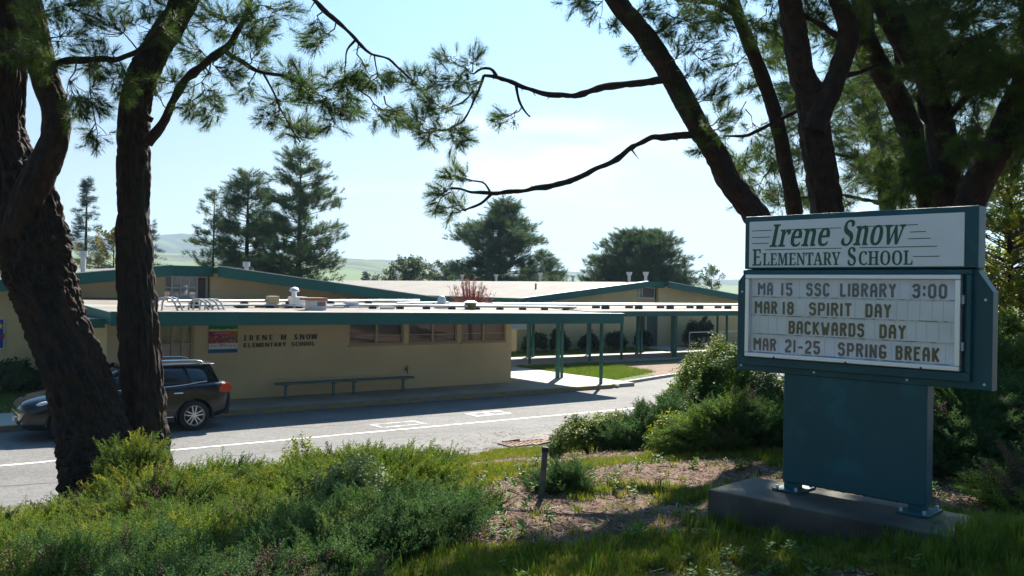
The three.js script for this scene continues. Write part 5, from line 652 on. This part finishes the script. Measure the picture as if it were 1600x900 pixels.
// ---------------------------------------------------------------- shrubs
function shrub(name, label, X, Z, rx, rz, h, n, leaves, cols, o = {}) {
  const y0 = (o.y ?? bankHeight(X, Z)), g = thing(name, label, 'shrub', V(X, y0, -Z), 0, o.group), L = new Leaves(leaves, o.mat ?? M.juniper), D = new Leaves(sprays, M.dry), key = X * 3.1 + Z * 1.7, st = [];
  if (leaves === sprays) n = Math.round(n / 5);
  for (let i = 0; i < n; i++) {
    const a = rnd() * 6.283, q = Math.sqrt(rnd()), edge = 0.8 + 0.45 * fbm(Math.cos(a) * 1.6 + key, Math.sin(a) * 1.6, key), x = Math.cos(a) * q * rx * edge, z = Math.sin(a) * q * rz * edge;
    const dome = Math.pow(Math.max(0.0, 1 - (q * q)), o.pow ?? 0.45), lump = 0.15 + 1.25 * fbm((X + x) * (o.lf ?? 2.4) + key, (Z - z) * (o.lf ?? 2.4), 2 + key), hh = h * dome * lump, lay = 1 - (o.deep ?? 0.5) * rnd() ** 3, yb = bankHeight(X + x, Z - z) - (o.y !== undefined ? bankHeight(X + x, Z - z) : y0), p = V(x, Math.max(0.02, hh * lay) + yb - (o.sink ?? 0.04), z);
    const fx = fbm((X + x) * 2.6 + 5, (Z - z) * 2.6, key, 3) - 0.44, fz = fbm((X + x) * 2.6 - 5, (Z - z) * 2.6, key + 9, 3) - 0.44, d = V(x / rx * 0.9 + fx * 3.6, (o.up ?? 0.75), z / rz * 0.9 + fz * 3.6).add(ball(o.jit ?? 0.42)); let c = cols[Math.floor(fbm((X + x) * 2.3 + key, (Z - z) * 2.3, 7) * 1.6 * cols.length) % cols.length];
    const put = (pp, dd, kk, cc, dry) => dry ? D.add(pp, dd, kk, cc) : L.add(pp, dd, kk, cc), dry = o.dry && rnd() < o.dry * sst(0.4, 0.6, fbm((X + x) * 1.7 + 3, (Z - z) * 1.7, 4 + key)), cc = dry ? [0.13, 0.075, 0.05] : tint(c, 0.28);
    if (leaves !== sprays) { put(p, d, (o.k ?? 1) * rr(0.6, 1.4), tint(cc, 0.15), dry); continue; }
    const len = (o.k ?? 1) * rr(0.16, 0.42), dn = d.clone().normalize(), sd = V(-dn.z, 0.1, dn.x).normalize(), m = 9; // one plume: shoots set along an arching branchlet
    for (let q = 0; q < m; q++) { const t = (q + 1) / m, c2 = p.clone().addScaledVector(dn, len * t).add(V(0, -0.10 * len * t * t, 0)).addScaledVector(sd, (q % 2 ? 1 : -1) * 0.07 * (1.15 - t) * (o.k ?? 1)); put(c2.addScaledVector(dn, -0.12 * (o.k ?? 1)), dn.clone().addScaledVector(sd, (q % 2 ? 1 : -1) * 0.75 * (1.1 - t)).add(ball(0.22)), (o.k ?? 1) * rr(0.55, 0.85) * (1.15 - 0.35 * t), tint(cc, 0.10), dry); }
  }
  for (let i = 0; i < 9; i++) { const a = i * 0.7 + rnd(), e = V(Math.cos(a) * rx * rr(0.4, 0.75), h * rr(0.3, 0.6), Math.sin(a) * rz * rr(0.4, 0.75)); e.y += bankHeight(X + e.x, Z - e.z) - bankHeight(X, Z); if (o.y !== undefined) e.y = h * rr(0.3, 0.6); st.push(cyl(V(e.x * 0.15, -0.1, e.z * 0.15), e, 0.022, 0.008, 5, true)); }
  mesh('stems', mergeGeometries(st), M.twig, g); L.hang(g, 'foliage'); D.hang(g, 'dry_sprays'); return g;
}
const JG = [[0.22, 0.25, 0.016], [0.165, 0.225, 0.016], [0.115, 0.18, 0.02]], JB = [[0.075, 0.145, 0.03], [0.10, 0.165, 0.028], [0.06, 0.125, 0.03]], LG = [[0.15, 0.22, 0.018], [0.10, 0.17, 0.018], [0.20, 0.25, 0.022]], LD = [[0.045, 0.085, 0.02], [0.06, 0.11, 0.022]];
shrub('juniper_shrub', 'golden green juniper mound ending beside the mown verge', -1.95, 10.4, 1.2, 1.0, 0.42, 4200, sprays, JG, { dry: 0.12 });
shrub('juniper_shrub', 'golden juniper spreading round the feet of the two pines', -3.9, 10.6, 1.5, 0.95, 0.40, 4200, sprays, JG, { dry: 0.2 });
shrub('juniper_shrub', 'juniper sprigs climbing the cleft between the two trunks', -4.75, 11.35, 0.36, 0.26, 0.85, 420, sprays, JG, { up: 1.3, pow: 0.25 });
shrub('juniper_shrub', 'olive juniper mat below the leaning trunk', -5.6, 9.4, 1.5, 1.2, 0.26, 4000, sprays, JG, { k: 0.9, dry: 0.15 });
shrub('juniper_shrub', 'mid green juniper carpet in the middle of the bed', -3.0, 8.6, 1.55, 1.1, 0.26, 4800, sprays, [JG[0], JG[1], JG[2], JB[1]], { k: 0.9, dry: 0.15 });
shrub('juniper_shrub', 'blue green juniper with pointed tips reaching over the grass', -1.15, 7.35, 0.95, 0.85, 0.30, 4000, sprays, JB, { k: 0.85, up: 0.9 });
shrub('juniper_shrub', 'shaded juniper mat with brown dead sprays at the bed edge', -3.75, 6.7, 1.5, 0.95, 0.22, 4200, sprays, [JB[0], JB[2], JG[2]], { k: 0.85, dry: 0.95 });
shrub('juniper_shrub', 'low blue green juniper filling the bed front', -2.0, 6.0, 1.1, 0.7, 0.20, 3000, sprays, JB, { k: 0.85, dry: 0.5 });
shrub('juniper_shrub', 'small dark juniper bush round the foot of the metal stake', 0.48, 8.25, 0.22, 0.17, 0.17, 560, sprays, [JB[0], JB[2]], { k: 0.55 });
shrub('weedy_shrub', 'leafy sapling sprig sticking up from the juniper mound', -2.5, 10.9, 0.16, 0.14, 0.75, 60, leafy, [[0.22, 0.27, 0.03]], { mat: M.leaf, up: 1.2, pow: 0.2 });
shrub('weedy_shrub', 'pale leaved weed growing out of the juniper mound', -1.72, 9.35, 0.42, 0.3, 0.62, 200, leafy, [[0.30, 0.33, 0.12], [0.20, 0.26, 0.08]], { mat: M.leaf, deep: 0.15 });
// right of the bare patch
shrub('leafy_shrub', 'light leaved shrub at the road edge by the storm drain', 1.35, 13.9, 0.62, 0.5, 0.72, 1400, leafy, LG, { mat: M.leaf });
shrub('juniper_shrub', 'dark juniper clump between the two leafy shrubs', 2.35, 13.4, 0.9, 0.65, 0.85, 3000, sprays, [JB[0], JB[2]], { up: 0.9 });
shrub('leafy_shrub', 'tall glossy shrub rising beside the sign post', 3.25, 12.5, 0.85, 0.75, 1.35, 2800, leafy, [LG[0], LG[1], LD[1]], { mat: M.leaf, pow: 0.35 });
shrub('leafy_shrub', 'arching shrub with long twigs over the far gravel', 3.4, 14.8, 1.05, 0.9, 1.55, 2600, leafy, LG, { mat: M.leaf, pow: 0.4 });
shrub('juniper_shrub', 'shaded juniper in front of the tall glossy shrub', 2.75, 11.0, 0.7, 0.5, 0.72, 2100, sprays, [JB[2], JB[0], JG[2]], { dry: 0.25 });
shrub('leafy_shrub', 'young light green shrub low beside the shaded juniper', 2.15, 11.5, 0.26, 0.24, 0.5, 300, leafy, LG, { mat: M.leaf });
shrub('juniper_shrub', 'dark reddish juniper hedge behind the sign plinth', 5.0, 9.6, 1.35, 0.9, 1.0, 4600, sprays, [JB[0], JB[2]], { dry: 0.55 });
shrub('juniper_shrub', 'dense green juniper hedge past the end of the sign', 6.6, 11.4, 1.7, 1.2, 1.3, 5200, sprays, [JB[2], JG[2]], { dry: 0.3 });
shrub('leafy_shrub', 'bright leafy shrub bank before the driveway', 8.7, 15.2, 2.2, 1.2, 1.6, 4600, treeLeafy, LG, { mat: M.leaf, k: 0.75 });
shrub('juniper_shrub', 'dim juniper under the pine stand behind the sign', 4.7, 13.0, 1.2, 0.9, 0.8, 2400, sprays, [JB[0], JB[2]], {});
shrub('juniper_shrub', 'low juniper spilling over the low end of the plinth', 4.75, 7.6, 0.55, 0.6, 0.4, 1300, sprays, [JB[2], JG[2]], { dry: 0.3 });
// shrubs by the classroom wing
for (const [px, p, r, h, lab] of [[836, 14.3, 0.55, 1.0, 'forked clipped shrub nearest the wing window'], [874, 14.3, 0.42, 0.95, 'clipped shrub behind the double teal post'], [922, 14.3, 0.5, 0.95, 'round clipped shrub halfway along the wing wall'], [963, 14.3, 0.5, 1.0, 'clipped shrub behind the roof corner post'], [1006, 14.3, 0.4, 1.05, 'clipped shrub beside the dark door'], [1090, 14.0, 0.95, 1.75, 'big ball shaped shrub by the handrail']]) { const q = wallHit(px, 540, p), w = W(q.s, p); shrub('clipped_shrub', lab, w.x, -w.z, r * 0.75, r * 0.75, h, 420, bigLeafy, [[0.045, 0.07, 0.02], [0.06, 0.085, 0.022]], { mat: M.leaf, k: 0.42, y: 0.07, pow: 0.35, deep: 0.5, group: 'clipped shrubs along the classroom wall' }); }
{ const q = wallHit(22, 580, 7.4), w = W(q.s, 7.4); shrub('clipped_shrub', 'dark loose shrub against the gabled wing wall by the lawn', w.x, -w.z, 0.8, 0.5, 0.85, 420, bigLeafy, LD, { mat: M.leaf, k: 0.42, y: 0.08 }); }
{ // bare pink blossom twigs over the roof
  const b = wallHit(737, 474, 13.2), w = W(b.s, 13.2, 0), g = thing('blossom_shrub', 'pink red twiggy blossom shrub showing over the office roof', 'shrub', w), tw = [], L = new Leaves([leafyGeo(8, 0.05, 0.035, 0.16)], M.leaf);
  for (let i = 0; i < 130; i++) { const a = rnd() * 6.283, r = rr(0.1, 1.35), e = V(Math.cos(a) * r, rr(2.9, 3.95) - 0.25 * r * r, Math.sin(a) * r), m = V(e.x * 0.4, 1.7, e.z * 0.4); tw.push(cyl(V(e.x * 0.08, 0, e.z * 0.08), m, 0.02, 0.014, 4, true), cyl(m, e, 0.013, 0.007, 4, true)); for (let q = 0; q < 9; q++) L.add(m.clone().lerp(e, rr(0.15, 1)), V(rr(-1, 1), 0.6, rr(-1, 1)), rr(0.7, 1.2), tint([0.34, 0.09, 0.085])); }
  mesh('twigs', mergeGeometries(tw), std({ color: new THREE.Color(0.20, 0.06, 0.06) }), g).userData.kind = 'stuff'; L.hang(g, 'blossom');
}
{ // metal stake
  const X = 0.29, Z = 7.95, y = bankHeight(X, Z), g = thing('pipe_stake', 'dark green capped pipe standing in the small juniper bush', 'pipe', V(X, y, -Z)); g.rotation.z = -0.06; g.rotation.x = 0.03;
  mesh('pipe', uvm(cyl(V(0, -0.15, 0), V(0, 0.42, 0), 0.026, 0.026, 16)), std({ map: tex(128, 0.4, (u, v) => mix([0.22, 0.30, 0.29], [0.34, 0.33, 0.30], sst(0.5, 0.65, tn(u, v, 6, 4, 131)))), roughness: 0.6 }), g); mesh('cap', uvm(new THREE.CylinderGeometry(0.031, 0.031, 0.04, 16).translate(0, 0.43, 0)), M.black, g);
}
// ---------------------------------------------------------------- grass and litter
{
  const blade = (n, h, r) => { const P = []; for (let i = 0; i < n; i++) { const a = rnd() * 6.283, x = Math.cos(a) * r * rnd(), z = Math.sin(a) * r * rnd(), L = h * rr(0.5, 1.1), b = rr(0.1, 0.6) * L, c = rnd() * 6.283, w = 0.0035 + 0.0025 * rnd(), wx = -Math.sin(c) * w, wz = Math.cos(c) * w, m = [x + Math.cos(c) * b * 0.35, L * 0.6, z + Math.sin(c) * b * 0.35], e = [x + Math.cos(c) * b, L * 0.97, z + Math.sin(c) * b]; P.push(x - wx, 0, z - wz, x + wx, 0, z + wz, m[0] + wx * 0.8, m[1], m[2] + wz * 0.8, x - wx, 0, z - wz, m[0] + wx * 0.8, m[1], m[2] + wz * 0.8, m[0] - wx * 0.8, m[1], m[2] - wz * 0.8, m[0] - wx * 0.8, m[1], m[2] - wz * 0.8, m[0] + wx * 0.8, m[1], m[2] + wz * 0.8, ...e); } return tri(P); };
  const G = [blade(16, 0.075, 0.07), blade(14, 0.11, 0.06), blade(12, 0.05, 0.08)], tall = [blade(16, 0.24, 0.07)], N = 46000, L = new Leaves(G, M.grass), T = new Leaves(tall, M.grass), holder = (n, lab, cat) => { const o = new THREE.Group(); o.name = n; o.userData = { label: lab, category: cat, kind: 'stuff' }; scene.add(o); return o; };
  const gc = [[0.19, 0.235, 0.012], [0.13, 0.20, 0.014], [0.25, 0.255, 0.02], [0.28, 0.24, 0.06]];
  for (let i = 0, k = 0; i < N * 6 && k < N; i++) { const Z = 5 + 14 * rnd() ** 1.3, X = rr(-1.6, 0.62 * Z + 0.5), [s, p] = SP(X, Z); if (p > -7.75) continue; const g = grassAt(X, Z), f = sst(0.25, 0.75, g); if (rnd() > f * f + 0.02) continue; k++; const c = gc[Math.floor(rnd() ** 1.4 * 4)], y = bankHeight(X, Z); L.add(V(X, y - 0.004, -Z), V(rr(-0.25, 0.25), 1, rr(-0.25, 0.25)), rr(0.35, 0.85), tint(c, 0.3)); if (Z < 8.8 && rnd() < 0.012 || (Z < 6.5 && X > 2.4 && rnd() < 0.08)) T.add(V(X, y - 0.01, -Z), V(rr(-0.2, 0.2), 1, rr(-0.2, 0.2)), rr(0.4, 0.85), tint(gc[1], 0.3)); }
  for (let i = 0; i < 260; i++) { const x = rr(-1.1, 1.7), z = rr(0.40, 0.62), X = 2.508 + (x - z) * Math.SQRT1_2, Z = 6.63 - (x + z) * Math.SQRT1_2; T.add(V(X, bankHeight(X, Z) - 0.01, -Z), V(rr(-0.2, 0.2), 1, rr(-0.2, 0.2)), rr(0.2, 0.6), tint(gc[1], 0.3)); }
  const Wd = new Leaves(roundLeafy, M.leaf); for (let i = 0; i < 520; i++) { const Z = 5.4 + 6 * rnd() ** 1.3, X = rr(-0.8, 0.6 * Z); if (fbm(X * 1.8, Z * 1.8, 6) < 0.46) continue; Wd.add(V(X, bankHeight(X, Z) - 0.02, -Z), V(rr(-0.5, 0.5), 1, rr(-0.5, 0.5)), rr(0.4, 0.95), tint([0.11, 0.19, 0.025], 0.3)); }
  const bank = holder('grass', 'short and tufted green grass on the bank', 'grass'); L.hang(bank, 'blades'); T.hang(bank, 'tall_blades'); Wd.hang(bank, 'weeds');
  const lawn = new Leaves([blade(12, 0.16, 0.2)], M.grass), spots = [[15.3, 20, 1.2, 7.6], [-9, -2.9, 2.4, 8.2], [12.4, 29, 11.7, 14.9], [32.4, 44, 11.7, 14.9]];
  for (let i = 0; i < 9000; i++) { const [a, b, c, d] = spots[i % 10 < 5 ? 0 : i % 10 < 7 ? 1 : i % 10 < 9 ? 2 : 3], s = rr(a, b), p = rr(c, d), e = 0.2 * s - 2.0; if (a === 15.3 && (p < (s - 14.2) * 0.42 + 1.0 || s > 18.4 + 0.25 * p)) continue; lawn.add(W(s, p, 0.07), V(rr(-0.1, 0.1), 1, rr(-0.1, 0.1)), rr(0.5, 1), tint([0.15, 0.22, 0.015], 0.3)); }
  lawn.hang(holder('lawn_grass', 'mown bright grass strips around the school buildings', 'grass'), 'blades');
  const chip = [tri([-0.012, 0, -0.005, 0.014, 0.004, -0.004, 0.011, 0.002, 0.006, -0.012, 0, -0.005, 0.011, 0.002, 0.006, -0.010, 0.005, 0.005]), tri([-0.05, 0.004, 0, 0.05, 0.01, 0.006, 0.05, 0.006, 0.012, -0.05, 0.004, 0, 0.05, 0.006, 0.012, -0.05, 0.002, 0.004])], C = new Leaves(chip, M.dry);
  for (let i = 0, k = 0; i < 90000 && k < 26000; i++) { const Z = 5 + 12 * rnd() ** 1.4, X = rr(-1.2, 0.62 * Z + 0.5), [s, p] = SP(X, Z); if (p > -7.9) continue; const f = 1 - grassAt(X, Z) * 0.85; if (rnd() > f) continue; k++; C.add(V(X, bankHeight(X, Z) + 0.004, -Z), V(rr(-0.4, 0.4), 1, rr(-0.4, 0.4)), rr(0.6, 1.5), tint([[0.19, 0.095, 0.06], [0.24, 0.15, 0.10], [0.11, 0.06, 0.04], [0.28, 0.21, 0.15]][Math.floor(rnd() * 4)], 0.3)); }
  for (let i = 0; i < 2600; i++) { const s = rr(2, 17), p = -7.75 + 1.9 * rnd() ** 2.2 + 0.5 * fbm(s, 3); C.add(W(s, p, 0.008), V(rr(-0.3, 0.3), 1, rr(-0.3, 0.3)), rr(0.6, 1.6), tint([0.22, 0.12, 0.085], 0.35)); }
  C.hang(holder('leaf_litter', 'dry needles and bark chips on the bare ground', 'litter'), 'chips');
}
renderer.render(scene, camera);
